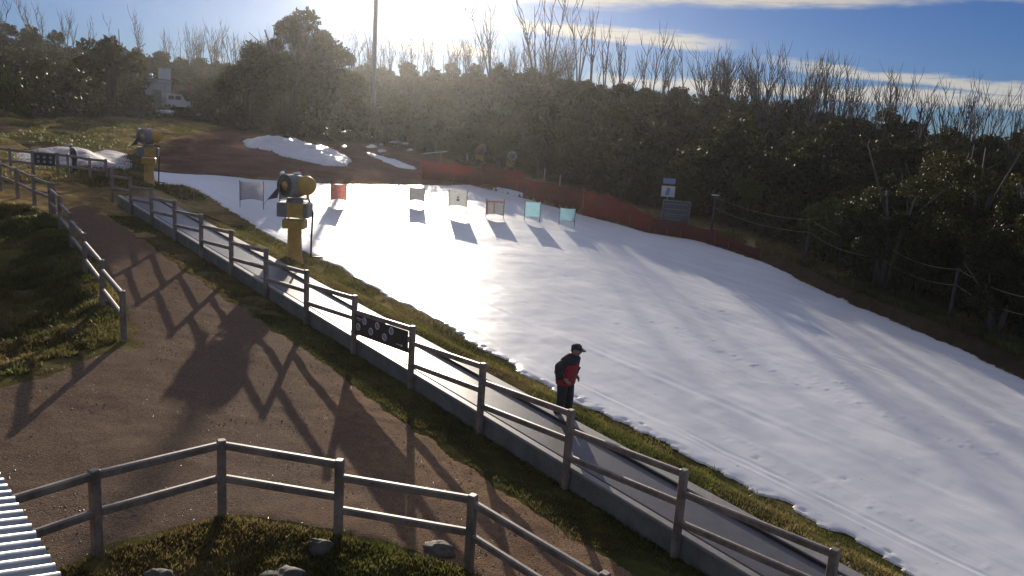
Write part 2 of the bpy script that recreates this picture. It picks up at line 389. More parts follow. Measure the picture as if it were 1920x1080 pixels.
def gravel_fn(t, out):
    g = t.n('ShaderNodeTexCoord').outputs['Object']
    vo = t.n('ShaderNodeTexVoronoi'); t.put(vo, 'Vector', g); vo.inputs['Scale'].default_value = 42
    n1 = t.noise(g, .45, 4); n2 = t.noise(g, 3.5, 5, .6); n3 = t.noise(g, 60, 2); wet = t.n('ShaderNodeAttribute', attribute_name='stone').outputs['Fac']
    sep = t.n('ShaderNodeSeparateColor'); t.put(sep, 0, vo.outputs['Color'])
    c = t.mix(t.ss(n1, .35, .65), (.18, .103, .054), (.29, .175, .092)); c = t.mix(t.m('MULTIPLY', t.ss(n2, .35, .7), .5), c, (.085, .062, .046))
    c = t.mix(t.m('MULTIPLY', sep.outputs[0], .45), c, (.21, .16, .12)); c = t.mix(t.m('MULTIPLY', t.ss(sep.outputs[1], .75, .8), .5), c, (.03, .028, .028))
    n8 = t.noise(g, 1.1, 5, .65); c = t.mix(t.m('MULTIPLY', t.ss(n8, .58, .74), .6), c, (.055, .045, .032)); c = t.mix(t.m('MULTIPLY', t.ss(n8, .42, .28), .45), c, (.26, .19, .13))
    c = t.mix(t.m('MULTIPLY', wet, .8), c, t.mix(sep.outputs[0], (.088, .060, .044), (.20, .146, .104)))  # darker left gravel: own stone tone plus long shadow put into the colour
    p = t.n('ShaderNodeBsdfDiffuse'); t.put(p, 0, c); gl_ = t.n('ShaderNodeBsdfGlossy'); t.put(gl_, 'Roughness', t.m('SUBTRACT', .5, t.m('MULTIPLY', t.ss(sep.outputs[2], .955, .97), .36)))
    b = t.n('ShaderNodeBump'); b.inputs['Strength'].default_value = .6; b.inputs['Distance'].default_value = .014
    t.put(b, 'Height', t.m('ADD', t.m('SUBTRACT', 1.0, t.m('MULTIPLY', vo.outputs['Distance'], 1.0)), t.m('MULTIPLY', n2, .8))); t.put(p, 'Normal', b.outputs[0]); t.put(gl_, 'Normal', b.outputs[0])
    mx = t.n('ShaderNodeMixShader'); t.put(mx, 0, t.m('ADD', .004, t.m('MULTIPLY', t.ss(sep.outputs[2], .975, .985), .012))); t.put(mx, 1, p.outputs[0]); t.put(mx, 2, gl_.outputs[0]); t.put(out, 0, mx.outputs[0])
UVANG = math.atan2(EH[1], EH[0])
def snow_fn(t, out):
    g = t.n('ShaderNodeTexCoord').outputs['Object']
    mp = t.n('ShaderNodeMapping'); t.put(mp, 0, g); mp.inputs['Rotation'].default_value = (0, 0, -UVANG); q = mp.outputs[0]
    n1 = t.noise(t.scale(q, .05, .9, 1), 1.0, 6, .6); n2 = t.noise(t.scale(q, .35, 3.5, 1), 1.0, 6, .65); n3 = t.noise(g, 14, 4, .65); n4 = t.noise(g, .3, 4); n5 = t.noise(t.scale(q, .10, 8.0, 1), 1.0, 4, .6)
    st = t.n('ShaderNodeAttribute', attribute_name='dirt_shade').outputs['Fac']
    c = t.mix(t.ss(n1, .35, .65), (.72, .725, .73), (.81, .81, .81)); c = t.mix(t.m('MULTIPLY', t.ss(n2, .55, .8), .35), c, (.62, .62, .62))
    n6 = t.noise(g, 5.5, 3, .5); n7 = t.noise(t.scale(q, .25, 14.0, 1), 1.0, 3, .5)
    c = t.mix(t.m('MULTIPLY', t.ss(n6, .70, .76), .55), c, (.28, .24, .20)); c = t.mix(t.m('MULTIPLY', t.ss(n7, .60, .72), .22), c, (.60, .61, .64))
    c = t.mix(t.m('MULTIPLY', st, t.ss(n3, .3, .75)), c, (.30, .24, .18))  # brown tint: real dirt on the slope, painted shade on the far drifts
    p = t.n('ShaderNodeBsdfPrincipled'); t.put(p, 'Base Color', c); p.inputs['IOR'].default_value = 1.31
    t.put(p, 'Roughness', t.m('ADD', .30, t.m('MULTIPLY', n4, .12)))
    b = t.n('ShaderNodeBump'); b.inputs['Strength'].default_value = .26; b.inputs['Distance'].default_value = .022
    t.put(b, 'Height', t.m('ADD', t.m('ADD', t.m('ADD', t.m('MULTIPLY', n5, .8), t.m('MULTIPLY', n7, .35)), t.m('MULTIPLY', n2, .3)), t.m('ADD', t.m('MULTIPLY', n3, .22), t.m('MULTIPLY', n1, .45)))); t.put(p, 'Normal', b.outputs[0]); t.put(out, 0, p.outputs[0])
def net_fn(t, out, c0, c1, tr_):
    g = t.n('ShaderNodeTexCoord').outputs['UV']
    g = t.n('ShaderNodeTexCoord').outputs['Object']
    n = t.noise(g, 1.2, 3); n5 = t.noise(g, 38, 1)
    p = t.n('ShaderNodeBsdfPrincipled'); t.put(p, 'Base Color', t.mix(n, c0, c1)); p.inputs['Roughness'].default_value = .6
    tl = t.n('ShaderNodeBsdfTranslucent'); tl.inputs[0].default_value = c1 + (1,)
    m1 = t.n('ShaderNodeMixShader'); m1.inputs[0].default_value = tr_; t.put(m1, 1, p.outputs[0]); t.put(m1, 2, tl.outputs[0])
    tr = t.n('ShaderNodeBsdfTransparent'); mx = t.n('ShaderNodeMixShader')
    t.put(mx, 0, t.ss(t.m('ADD', n5, t.m('MULTIPLY', n, .25)), .38, .62)); t.put(mx, 1, tr.outputs[0]); t.put(mx, 2, m1.outputs[0]); t.put(out, 0, mx.outputs[0])
M = dict(slate=simple('slate_paint', (.20, .20, .21), .5, var=.2), pebble=simple('pebble', (.17, .145, .125), .45, var=.5, scale=30), old_snow=simple('old_snow', (.36, .33, .335), .7, var=.2, scale=1.2, bump=.3),
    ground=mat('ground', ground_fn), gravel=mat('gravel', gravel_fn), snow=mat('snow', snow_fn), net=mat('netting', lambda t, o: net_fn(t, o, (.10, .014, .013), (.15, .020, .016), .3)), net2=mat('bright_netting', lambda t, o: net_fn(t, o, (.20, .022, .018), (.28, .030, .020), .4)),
    timber=simple('timber', (.21, .165, .13), .48, var=.5, scale=2.4, bump=.12, spec=.8), concrete=simple('concrete', (.155, .16, .14), .75, var=.3, scale=2.2, bump=.2, wear=(.09, .125, .085)),
    coping=simple('coping', (.25, .235, .215), .45, var=.2, scale=3), belt=simple('belt', (.095, .088, .088), .36, var=.2, scale=3), edge=simple('edge_rail', (.04, .04, .042), .4, var=.2),
    walk=simple('walkway', (.23, .215, .20), .6, var=.25, scale=2, bump=.2), galv=simple('galvanised', (.52, .54, .56), .36, metal=.75, var=.15, scale=3),
    yellow=simple('yellow_paint', (.46, .27, .045), .5, var=.25, scale=3, wear=(.18, .12, .05)), grey=simple('grey_paint', (.17, .165, .155), .45, var=.2), black=simple('black', (.02, .02, .022), .5),
    chrome=simple('bright_metal', (.75, .75, .75), .18, metal=1.0, var=.05), red_lamp=simple('red_lamp', (.5, .12, .09), .25), white=simple('white_panel', (.66, .66, .65), .5, var=.1, trans=.6),
    redborder=simple('red_border', (.55, .10, .08), .5), redpan=simple('red_panel', (.74, .42, .34), .5, var=.2, trans=.6), cyan=simple('pale_blue_panel', (.52, .70, .74), .5, var=.08, trans=.6), pink=simple('pale_pink_panel', (.66, .63, .64), .5, var=.1, trans=.6),
    greypan=simple('grey_panel', (.45, .46, .46), .5, var=.15, trans=.6), bluepan=simple('blue_panel', (.20, .28, .45), .5, var=.15, trans=.3), signdark=simple('sign_dark', (.035, .033, .036), .4, var=.15), mark=simple('sign_mark', (.62, .62, .60), .5, var=.05),
    bark=simple('bark', (.085, .075, .062), .75, var=.35, scale=4, bump=.3), deadwood=simple('dead_wood', (.042, .038, .04), .65, var=.35, scale=2), rock=simple('rock', (.075, .068, .056), .8, var=.4, scale=5, bump=.5),
    leaf=leaf('leaf', (.010, .013, .005), (.034, .038, .013), .14), leaf2=leaf('leaf_olive', (.022, .022, .008), (.075, .065, .020), .16), leaf3=leaf('leaf_green', (.035, .050, .012), (.085, .11, .022), .22), grass=mat('grass_blade', grass_fn),
    noticedark=simple('notice_dark', (.045, .042, .055), .45, var=.3), noticeprint=simple('notice_print', (.16, .155, .165), .5),
    skin=simple('skin', (.42, .25, .18), .5, var=.1), redcloth=simple('red_cloth', (.36, .022, .026), .75, var=.2, scale=9, bump=.2), darkcloth=simple('dark_cloth', (.022, .022, .026), .75, var=.25, scale=9, bump=.2), bluecloth=simple('navy_cloth', (.035, .045, .085), .75, var=.25, scale=9, bump=.2),
    hair=simple('hair', (.05, .035, .025), .6), shedwall=simple('shed_wall', (.40, .41, .44), .55, var=.12, scale=1.5), shedroof=simple('shed_roof', (.20, .09, .07), .5, var=.2), glass=simple('dark_glass', (.03, .035, .04), .08), white_paint=simple('white_paint', (.62, .63, .65), .25, var=.06),
    rope=simple('rope', (.26, .23, .16), .7), pole=simple('pole_paint', (.26, .25, .27), .4, metal=.3), orange=simple('orange_plastic', (.28, .06, .03), .5))

# ------------------------------------------------------------------ ground
az1 = np.concatenate([np.linspace(-180, -44, 46)[:-1], np.linspace(-44, 44, 520), np.linspace(44, 180, 46)[1:]])
rr1 = np.concatenate([[0.05, 1.0, 2.0, 3.0], np.geomspace(4.0, 150, 420), np.geomspace(156, 300, 14)])
A, RRg = np.meshgrid(np.radians(az1), rr1); GX = RRg * np.sin(A); GY = RRg * np.cos(A)
GZ = zterr(GX, GY)
sdp = polysd(GX, GY, snow_poly); GZ = GZ - .22 * sstep(sdp, .3, 1.2)          # the ground lies well under the snow sheet
gu, gv = uv(GX, GY)
GZ = np.where((gv > -.02) & (gv < 1.94) & (gu > -30) & (gu < 60), GZ - .35, GZ)  # trench for the conveyor
dry = np.clip(.0 + 1.15 * sstep(RRg, 16, 40) + fbm(GX * .3, GY * .3, 3, 11) * .9, 0, 1)
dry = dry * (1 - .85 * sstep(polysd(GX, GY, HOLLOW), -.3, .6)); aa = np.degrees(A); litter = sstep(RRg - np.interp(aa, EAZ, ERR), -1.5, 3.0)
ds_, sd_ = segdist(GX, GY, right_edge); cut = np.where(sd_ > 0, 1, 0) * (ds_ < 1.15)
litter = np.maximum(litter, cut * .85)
EARTH = [tuple(tpt(*p)[:2]) for p in EARTH_PX]
earth = np.clip(sstep(polysd(GX, GY, EARTH) + 2.2 * fbm(GX * .35, GY * .35, 4, 600), -.5, 1.0), 0, 1)
nA, nR = len(az1), len(rr1); idx = np.arange(nA * nR).reshape(nR, nA)
Fq = np.stack([idx[:-1, :-1], idx[:-1, 1:], idx[1:, 1:], idx[1:, :-1]], -1).reshape(-1, 4)[:, ::-1]
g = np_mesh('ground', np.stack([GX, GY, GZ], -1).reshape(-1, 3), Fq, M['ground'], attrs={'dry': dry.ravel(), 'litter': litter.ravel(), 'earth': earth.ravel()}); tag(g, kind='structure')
# gravel path sheet, a few mm over the ground
VERGE = -1.2
path_poly = [(-11.0, 6.0)] + front_xy[:-1]
path_poly += [xy(-6, VERGE), xy(0, VERGE), xy(6, VERGE), xy(12, VERGE), xy(18, VERGE), xy(24, VERGE), xy(29, VERGE)]
path_poly += [tuple(gpt(*p)[:2]) for p in [(150, 372), (120, 395), (140, 430), (166, 480), (200, 540), (240, 600), (240, 650), (60, 708), (-200, 760)]]
pc = np.array(path_poly); st = .11
px_, py_ = np.meshgrid(np.arange(pc[:, 0].min() - 1, pc[:, 0].max() + 1, st), np.arange(pc[:, 1].min() - 1, pc[:, 1].max() + 1, st))
psd = polysd(px_, py_, path_poly) + .35 * fbm(px_ * 1.1, py_ * 1.1, 4, 21)
pz = zterr(px_, py_) + .012 - .035 * (1 - sstep(psd, 0, .25)) + .012 * fbm(px_ * 3, py_ * 3, 3, 31)
keep = psd > -.12
ii = -np.ones(px_.shape, int); kq = keep[:-1, :-1] & keep[1:, :-1] & keep[:-1, 1:] & keep[1:, 1:]
ids = np.arange(px_.size).reshape(px_.shape)
Fp = np.stack([ids[:-1, :-1][kq], ids[:-1, 1:][kq], ids[1:, 1:][kq], ids[1:, :-1][kq]], -1)
def compact(V, Fa, *attrs):
    used = np.unique(Fa); mp = -np.ones(len(V), int); mp[used] = np.arange(len(used)); return (V[used], mp[Fa]) + tuple(a[used] for a in attrs)
Vp, Fp = compact(np.stack([px_, py_, pz], -1).reshape(-1, 3), Fp)
stone = sstep(-Vp[:, 0] + .9 * fbm(Vp[:, 0] * .5, Vp[:, 1] * .5, 3, 33) * 3 - .12 * (Vp[:, 1] - 14), 2.6, 4.6)  # mask of the darker left gravel, stone tone and painted shadow alike
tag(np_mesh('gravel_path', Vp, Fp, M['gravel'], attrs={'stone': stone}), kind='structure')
# snow sheet
su, sv = np.meshgrid(np.concatenate([np.arange(-16, 14, .06), np.arange(14, 62, .14)]), np.concatenate([np.arange(2.5, 5.8, .055), np.arange(5.8, 58, .14)]))
sx, sy = xy(su, sv)
ssd = polysd(sx, sy, snow_poly) + .34 * fbm(sx * 1.1, sy * 1.1, 4, 41) * sstep(su, 60, 5) + .16 * fbm(sx * 3.7, sy * 3.7, 5, 45)
th = sstep(ssd, -.04, .34)
groove = np.zeros_like(sx); lrng = np.random.default_rng(3)
for k in range(80):
    v0 = lrng.uniform(3.4, 40); u0, u1 = sorted(lrng.uniform(-14, 45, 2)); wob = .25 * np.sin(su / lrng.uniform(7, 20) + lrng.uniform(0, 6)) + lrng.uniform(-.02, .02) * su
    dv = (sv - v0 - wob) / lrng.uniform(.06, .13)
    groove += lrng.uniform(.010, .030) * (np.exp(-dv ** 2) - 1.1 * np.exp(-(dv - 1.6) ** 2)) * sstep(su, u0, u0 + 3) * (1 - sstep(su, u1 - 3, u1)) * (.5 + fbm(su * 1.5, sv * 3, 2, 50 + k))
zs = zterr(sx, sy) + .02 + .035 * th + .012 * fbm(sx * .2, sy * .2, 3, 61) * th + .008 * fbm(su * .5, sv * 2.2, 3, 63) * th + groove * th
lump = np.clip(fbm(sx * 6.5, sy * 6.5, 3, 71) - .06, 0, 1) * sstep(ssd, .0, .06) * (1 - sstep(ssd, .08, .40)) * .035 * sstep(fbm(sx * .5, sy * .5, 2, 75), -.15, .2)
clod = np.clip(fbm(sx * 7.5, sy * 7.5, 2, 88) - .27, 0, 1) * sstep(fbm(su * .12, sv * 1.1, 3, 91), .12, .3) * th * .07
zs = zs + clod
for k in range(40):                                   # boot prints, mostly along the near edge
    if k < 14: uu0, vv0 = lrng.choice([-9, -4, -1, 1.5, 5, 12]) + lrng.normal(0, 1.3), VS + .12 + abs(lrng.normal(.15, .22))
    else: uu0, vv0 = lrng.uniform(-12, 34), lrng.uniform(4, 26)
    i0, i1 = np.searchsorted(su[0], [uu0 - .6, uu0 + .6]); j0, j1 = np.searchsorted(sv[:, 0], [vv0 - .6, vv0 + .6])
    if i1 > i0 and j1 > j0:
        q = ((su[j0:j1, i0:i1] - uu0) / .08) ** 2 + ((sv[j0:j1, i0:i1] - vv0) / .05) ** 2
        zs[j0:j1, i0:i1] += -.04 * np.exp(-q) + .004 * np.exp(-(np.sqrt(q) - 1.7) ** 2 * 3)
zs = np.where(ssd < 0, zs - .10, zs)
p_st = spt(1340, 705); dirt_shade = .30 * np.exp(-((sx - p_st[0]) ** 2 + (sy - p_st[1]) ** 2) / 1.3) + .8 * (1 - sstep(ssd, .0, .16))
keep = ssd > -.14; kq = keep[:-1, :-1] & keep[1:, :-1] & keep[:-1, 1:] & keep[1:, 1:]
ids = np.arange(sx.size).reshape(sx.shape)
Fs = np.stack([ids[:-1, :-1][kq], ids[:-1, 1:][kq], ids[1:, 1:][kq], ids[1:, :-1][kq]], -1)[:, ::-1]
Vs, Fs, da = compact(np.stack([sx, sy, zs], -1).reshape(-1, 3), Fs, dirt_shade.ravel())
tag(np_mesh('snow', Vs, Fs, M['snow'], attrs={'dirt_shade': da}), kind='structure')
def zsn(x, y): return zt(x, y) + .12

# ------------------------------------------------------------------ conveyor
def line3(u, v, dz=0.0): x, y = xy(u, v); return np.array([x, y, zwall(u) + dz])
conv = empty('conveyor', line3(0, .5, -.4), 0, 'long grey conveyor belt in a low walled trough running uphill beside the snow', 'conveyor')
U0, U1 = -18.0, 33.0
us = np.linspace(U0, U1, 60)
def strip(name, prof, m, sm=False):
    """sweep a closed cross profile [(v, dz)] along the conveyor"""
    k = len(prof); vs = [line3(u, v, dz) - np.array(conv.location) for u in us for v, dz in prof]
    fs = [(i * k + j, i * k + (j + 1) % k, (i + 1) * k + (j + 1) % k, (i + 1) * k + j) for i in range(len(us) - 1) for j in range(k)]
    fs += [tuple(range(k)), tuple(range((len(us) - 1) * k, len(us) * k))[::-1]]
    return MB().add(vs, fs).build(name, m, conv, sm)
strip('side_wall', [(-.02, -1.2), (-.02, -.015), (.13, -.015), (.13, -1.2)], M['concrete'])
strip('coping', [(-.035, -.0125), (-.035, .035), (-.02, .05), (.12, .05), (.135, .035), (.135, -.0125)], M['coping'])
strip('belt_bed', [(.133, -.6), (.133, -.06), (.26, -.045), (.26, -.6)], M['walk'])
strip('belt', [(.263, -.5), (.263, -.03), (.28, -.02), (1.43, -.02), (1.445, -.03), (1.445, -.5)], M['belt'])
strip('edge_rail', [(1.45, -.5), (1.45, .03), (1.46, .04), (1.50, .04), (1.51, .03), (1.51, -.5)], M['edge'])
strip('walkway', [(1.513, -.5), (1.513, -.05), (1.93, -.06), (1.95, -.075), (1.95, -.5)], M['walk'])

# ------------------------------------------------------------------ post-and-rail fences
PW, RW, RH, SP = .13, .09, .125, .56
def post(mb, b, h, rot, sink=.25): mb.box((b[0], b[1], b[2] - sink), PW, PW, h + sink, rot, cham=.012)
def fence(name, posts, label, group=None, rots=None, first_drop=True, rails=None, heights=None):
    """posts: ground points; each bay's rails hang from the nearer post's top and meet the farther post lower"""
    root = empty(name, posts[0], 0, label, 'fence', group); o = np.array(posts[0])
    tops = []
    for i, p in enumerate(posts):
        a = posts[max(i - 1, 0)]; b = posts[min(i + 1, len(posts) - 1)]; rot = math.atan2(b[1] - a[1], b[0] - a[0]); h = heights[i] if heights else 1.3
        mb = MB(); mb.box((p[0] - o[0], p[1] - o[1], p[2] - o[2] - .3), PW, PW, h + .3, rot + random.uniform(-.03, .03), cham=.014)
        mb.build('post', M['timber'], root); tops.append(np.array([p[0], p[1], p[2] + h]) - o)
    for i in range(len(posts) - 1):
        a, b = tops[i], tops[i + 1]; d = nrm(b - a); da, db = rails[i] if rails else (.09, .09)
        off = np.array([0, 0, 1.0])
        for k in (0, 1):
            p = a + d * (PW / 2 + .002) - off * (da + SP * k); q = b - d * (PW / 2 + .002) - off * (db + SP * k)
            MB().bar(p, q, RW, RH, cham=.022).build('rail', M['timber'], root)
    return root
cposts = []
for k in range(-2, 13):
    x, y = xy(2.795 * k, -.10); cposts.append(np.array([x, y, zwall(2.795 * k) - DROP_G]))
# bay k -> k+1: k is the nearer post (its rail end is at the top), k+1 the farther (rail end lower)
fence('conveyor_fence', cposts, 'grey timber post and rail fence running along the conveyor wall', rails=[(.10, .44)] * 14, heights=[1.29 + DROP_G] * 15)
fence('path_fence', LEFTF, 'grey timber fence on the left of the gravel path beside the dark hollow', rails=[(.10, .30)] * 5)
fr_r = [(.09, .09), (.09, .09), (.09, .09), (.30, .09), (.14, .14), (.1, .1)]
fence('front_fence', [on_t(p) for p in FRONT], 'grey timber fence nearest the building, bending round the gravel path corner', rails=fr_r, heights=[1.3] * 7)
# far fences at the top of the conveyor
far_posts = [gpt(*p, h=1.25) for p in [(198, 300), (168, 297), (127, 290), (107, 288), (60, 284), (18, 279), (-40, 272)]]
fence('upper_fence', far_posts, 'dark timber fence at the top of the conveyor behind the distant person', rails=[(.1, .1)] * 6)
side_posts = [gpt(*p, h=1.25) for p in [(98, 345), (62, 331), (30, 317), (-2, 305), (-60, 285)]]
fence('side_fence', side_posts, 'short timber fence leading off left from the path fence head', rails=[(.1, .1)] * 4)

def sign_panel(name, p0, p1, zb, ht, label, rows, ringr):
    """dark panel hung between two posts, with white rings, strokes and dashes; p0 and p1 are its lower corners"""
    p0 = np.array(p0, float); p1 = np.array(p1, float); L = np.linalg.norm(p1 - p0); d = (p1 - p0) / L
    nrmv = nrm(np.cross(d, (0, 0, 1))); nrmv = nrmv if nrmv @ (CAM - p0) > 0 else -nrmv
    root = empty(name, p0, 0, label, 'sign'); up = np.array([0, 0, 1.0])
    mb = MB(); mb.bar((0, 0, ht / 2), tuple(p1 - p0 + np.array([0, 0, ht / 2])), .02, ht, cham=.003); mb.build('panel', M['signdark'], root)
    for kind, s, t in rows:
        c = d * (s * L) + up * (t * ht) + nrmv * .014
        mk = MB()
        if kind == 'o': mk.ring(c, nrmv, ringr, ringr * .20, 20, 6); mk.bar(c - up * ringr * .5, c + up * ringr * .5, ringr * .3, .006, up=nrmv)
        elif kind == '-': mk.bar(c - d * .13, c + d * .13, .006, .03, up=up); mk.bar(c - d * .07 - up * .05, c + d * .10 - up * .05, .006, .014, up=up)
        elif kind == '>': mk.bar(c - d * .15, c + d * .1, .006, .025, up=up); mk.add([c + d * .08 + up * .045, c + d * .17, c + d * .08 - up * .045, c + d * .08 + up * .045 + nrmv * .005, c + d * .17 + nrmv * .005, c + d * .08 - up * .045 + nrmv * .005], [(0, 1, 2), (3, 4, 5), (0, 1, 4, 3), (1, 2, 5, 4), (2, 0, 3, 5)])
        mk.build('symbol', M['mark'], root)
    return root
# the big rules panel sits in the bay between the fourth and fifth posts from the right
k3, k4 = cposts[5], cposts[6]
def bay_pt(k, frac, dz):   # point in the bay plane under the top rail
    a = cposts[k] + np.array([0, 0, 1.29 + DROP_G - .10]); b = cposts[k + 1] + np.array([0, 0, 1.29 + DROP_G - .44]); return a + (b - a) * frac + np.array([0, 0, dz])
nm = np.array([-MH[0], -MH[1], 0]) * .045
sign_panel('rules_sign', bay_pt(5, .96, -.62) + nm, bay_pt(5, .04, -.62) + nm, 0, .56, 'dark rules panel with rows of white ringed symbols on the conveyor fence',
           [('-', .09, .84), ('o', .2, .80), ('o', .45, .78), ('o', .71, .76), ('o', .08, .42), ('o', .33, .40), ('o', .59, .36), ('>', .86, .24)], .085)
fp = far_posts
sign_panel('black_panel', fp[4] + (fp[3] - fp[4]) * .06 + np.array([.0, -.07, .58]), fp[3] + (fp[4] - fp[3]) * .06 + np.array([.0, -.07, .58]), 0, .62, 'small black panel with two rows of pale dots on the far upper fence',
           [('o', .22, .7), ('o', .5, .7), ('o', .78, .7), ('o', .22, .32), ('o', .5, .32), ('o', .78, .32)], .055)

# ------------------------------------------------------------------ snow guns
def gun(name, loc, rz, label, h=1.0):
    r = empty(name, loc, rz, label, 'snow gun', 'yellow fan snow guns on towers')
    MB().lathe((0, 0, -.3), (0, 0, 1), [(0, .36), (.35, .34), (.36, .30), (1.62, .265), (1.63, .27)], 20).build('tower', M['yellow'], r, True)
    MB().box((0, 0, 1.33), .84, .70, .36, 0, cham=.05).build('collar', M['yellow'], r)
    m = MB()
    for sx_ in (-1, 1):
        for sy_ in (-1, 1): m.tube([(sx_ * .3, sy_ * .25, 1.69), (sx_ * .3, sy_ * .25, 1.79)], .035, 8)
    m.build('mounts', M['chrome'], r)
    cb = MB().box((0, 0, 1.79), 1.22, .84, .56, 0, cham=.05).build('control_box', M['grey'], r)
    MB().box((.12, -.43, 1.80), .62, .02, .54, 0, cham=.008).build('door', M['yellow'], cb)
    MB().tube([(0, 0, 2.35), (0, 0, 2.52)], [.34, .30], 16).build('turntable', M['grey'], r)
    m = MB()
    for s in (-1, 1): m.bar((s * .50, 0, 2.5), (s * .50, 0, 3.0), .05, .22, up=(0, 1, 0))
    m.bar((-.52, 0, 2.5), (.52, 0, 2.5), .22, .05); m.build('yoke', M['yellow'], r)
    # barrel: open drum pointing down the slope towards the viewer's left
    ax = nrm(np.array([-.55, -.82, .06])); o = np.array([-.06, 0, 2.98]) - ax * .42
    b = MB().lathe(o, ax, [(0, .26), (.02, .40), (.15, .44), (.75, .45), (.86, .42), (.86, .39), (.70, .37), (.69, .01)], 28).build('barrel', M['slate'], r, True)
    MB().ring(o + ax * .85, ax, .42, .035, 28, 8).build('nozzle_ring', M['grey'], b, True)
    gr = MB()
    for q in (.15, .22, .30): gr.ring(o + ax * .82, ax, q, .010, 24, 6)
    e1_ = nrm(np.cross(ax, (0, 0, 1))); e2_ = np.cross(ax, e1_)
    for q in range(8): gr.tube([o + ax * .82 + (e1_ * math.cos(q * .785) + e2_ * math.sin(q * .785)) * w_ for w_ in (.13, .39)], .010, 5)
    gr.build('fan_grille', M['grey'], b)
    MB().lathe(o + ax * .62, ax, [(0, .02), (.02, .18), (.24, .17), (.34, .03)], 16).build('fan_hub', M['yellow'], b, True)
    c = MB().lathe((.36, .30, 3.02), (.25, -.95, .05), [(0, .10), (.02, .35), (.5, .38), (.68, .34), (.74, .13)], 24).build('motor_housing', M['yellow'], r, True)
    m = MB(); m.tube([(.22, .02, 3.4), (.22, .02, 3.58)], .03, 8); m.build('lamp_stem', M['chrome'], r)
    MB().lathe((.22, .02, 3.56), (0, 0, 1), [(0, .06), (.06, .07), (.11, .05), (.12, .01)], 12).build('beacon', M['red_lamp'], r, True)
    MB().blob((-.48, -.1, 3.42), .11, .11, .11, 1, 0.0, 12, 8).build('work_lamp', M['chrome'], r, True)
    MB().blob((.1, -.05, 3.47), .18, .10, .06, 2, .1).build('top_hatch', M['chrome'], r, True)
    m = MB(); m.add([(-.5, -.25, 3.05), (-.62, -.28, 2.5), (-.95, -.5, 2.42), (-1.08, -.6, 2.2), (-.5, -.22, 3.05), (-.62, -.25, 2.5), (-.95, -.47, 2.42), (-1.08, -.57, 2.2)],
                    [(0, 1, 2), (0, 2, 3), (4, 6, 5), (4, 7, 6), (0, 3, 7, 4), (1, 0, 4, 5), (2, 1, 5, 6), (3, 2, 6, 7)]); m.build('cover_flap', M['bluecloth'], r)
    hose = [(.45, .2, 2.6), (.62, .35, 1.9), (.55, .45, .9), (.5, .6, .1), (.9, .9, .04)]
    MB().tube(hose, .04, 8).build('hose', M['black'], r, True)
    return r
def sn_on(px, py):
    p = tpt(px, py); return p
pg1 = sn_on(552, 489); k1 = px_m(pg1) * 169 / 3.6
g1 = gun('snow_gun', pg1, 0.0, 'tall yellow snow gun standing by the conveyor fence at the snow edge, nearer of two'); g1.scale = (k1,) * 3
kids(g1)
pg2 = sn_on(280, 346); k2 = px_m(pg2) * 106 / 3.6
copy_tree(g1, pg2, .35, k2, 'distant yellow snow gun on its tower near the top of the conveyor')

# ------------------------------------------------------------------ banners on the snow
def banner(px, base, top, bot, w, m, label, rz=0.0, frame=None, marks=None):
    p = sn_on(px, base); k = px_m(p); z1 = (base - top) * k * 1.02; z0 = (base - bot) * k * 1.02; hw = w * k / 2
    r = empty('slope_banner', p, rz + math.atan2(-p[0], p[1]) * .6, label, 'banner', 'square banners on poles across the snow')
    for s in (-1, 1): MB().tube([(s * hw, 0, -.3), (s * hw * 1.01, random.uniform(-.03, .03), z1 + .06)], .018, 8).build('pole', M['edge'], r)
    n = 10; vs = []
    for y in (0, .012):
        for i in range(n + 1):
            t = i / n; sag = .10 * (z1 - z0) * 4 * t * (1 - t)
            for j in range(n + 1):
                q = j / n; vs.append((hw * .985 * (2 * t - 1), y + .03 * math.sin(3 * t + 2 * q + px), z0 + sag * (1 - q) * .9 + (z1 - z0 - sag * (1 - q) * .9) * q - sag * .35 * q))
    N = (n + 1) ** 2; fs = []
    for i in range(n):
        for j in range(n):
            a = i * (n + 1) + j; fs.append((a, a + n + 1, a + n + 2, a + 1)); fs.append(tuple(N + q for q in (a, a + 1, a + n + 2, a + n + 1)))
    for i in range(n):
        for a, b in ((i * (n + 1), (i + 1) * (n + 1)), ((i + 1) * (n + 1) + n, i * (n + 1) + n), (i + 1, i), (n * (n + 1) + i, n * (n + 1) + i + 1)): fs.append((a, b, N + b, N + a))
    MB().add(vs, fs).build('panel', m, r, True)
    if frame:
        mb = MB(); zz0, zz1 = z0 + .03, z1 - .03
        mb.bar((-hw * .93, -.035, zz0 + .05), (-hw * .93, -.035, zz1 - .08), .012, .10, up=(1, 0, 0)); mb.bar((-hw * .9, -.035, zz1 - .1), (hw * .9, -.035, zz1 - .1), .012, .07)
        if frame == 2: mb.bar((-hw * .1, -.035, zz0 + .12), (-hw * .1, -.035, zz1 - .15), .012, .06, up=(1, 0, 0))
        mb.build('border', M['redborder'], r)
    if marks:
        mb = MB()
        for (cx, cz, ww, hh) in marks: mb.bar((hw * cx - hw * ww, -.04, z0 + (z1 - z0) * cz), (hw * cx + hw * ww, -.04, z0 + (z1 - z0) * cz), .008, (z1 - z0) * hh)
        mb.build('print', M['grey'], r)
    return r
banner(472, 393, 342, 377, 42, M['pink'], 'wide pale pink banner at the far left of the snow, left of the snow gun')
banner(541, 388, 346, 375, 33, M['bluepan'], 'blue banner half hidden behind the near snow gun')
banner(634, 384, 346, 376, 28, M['redpan'], 'salmon red banner just right of the near snow gun')
banner(781, 386, 352, 378, 28, M['greypan'], 'grey banner beside the brightest patch of snow')
banner(857, 402, 358, 388, 34, M['white'], 'white banner with a dark smudge of print in the middle', marks=[(.02, .42, .16, .14), (.0, .58, .09, .10)])
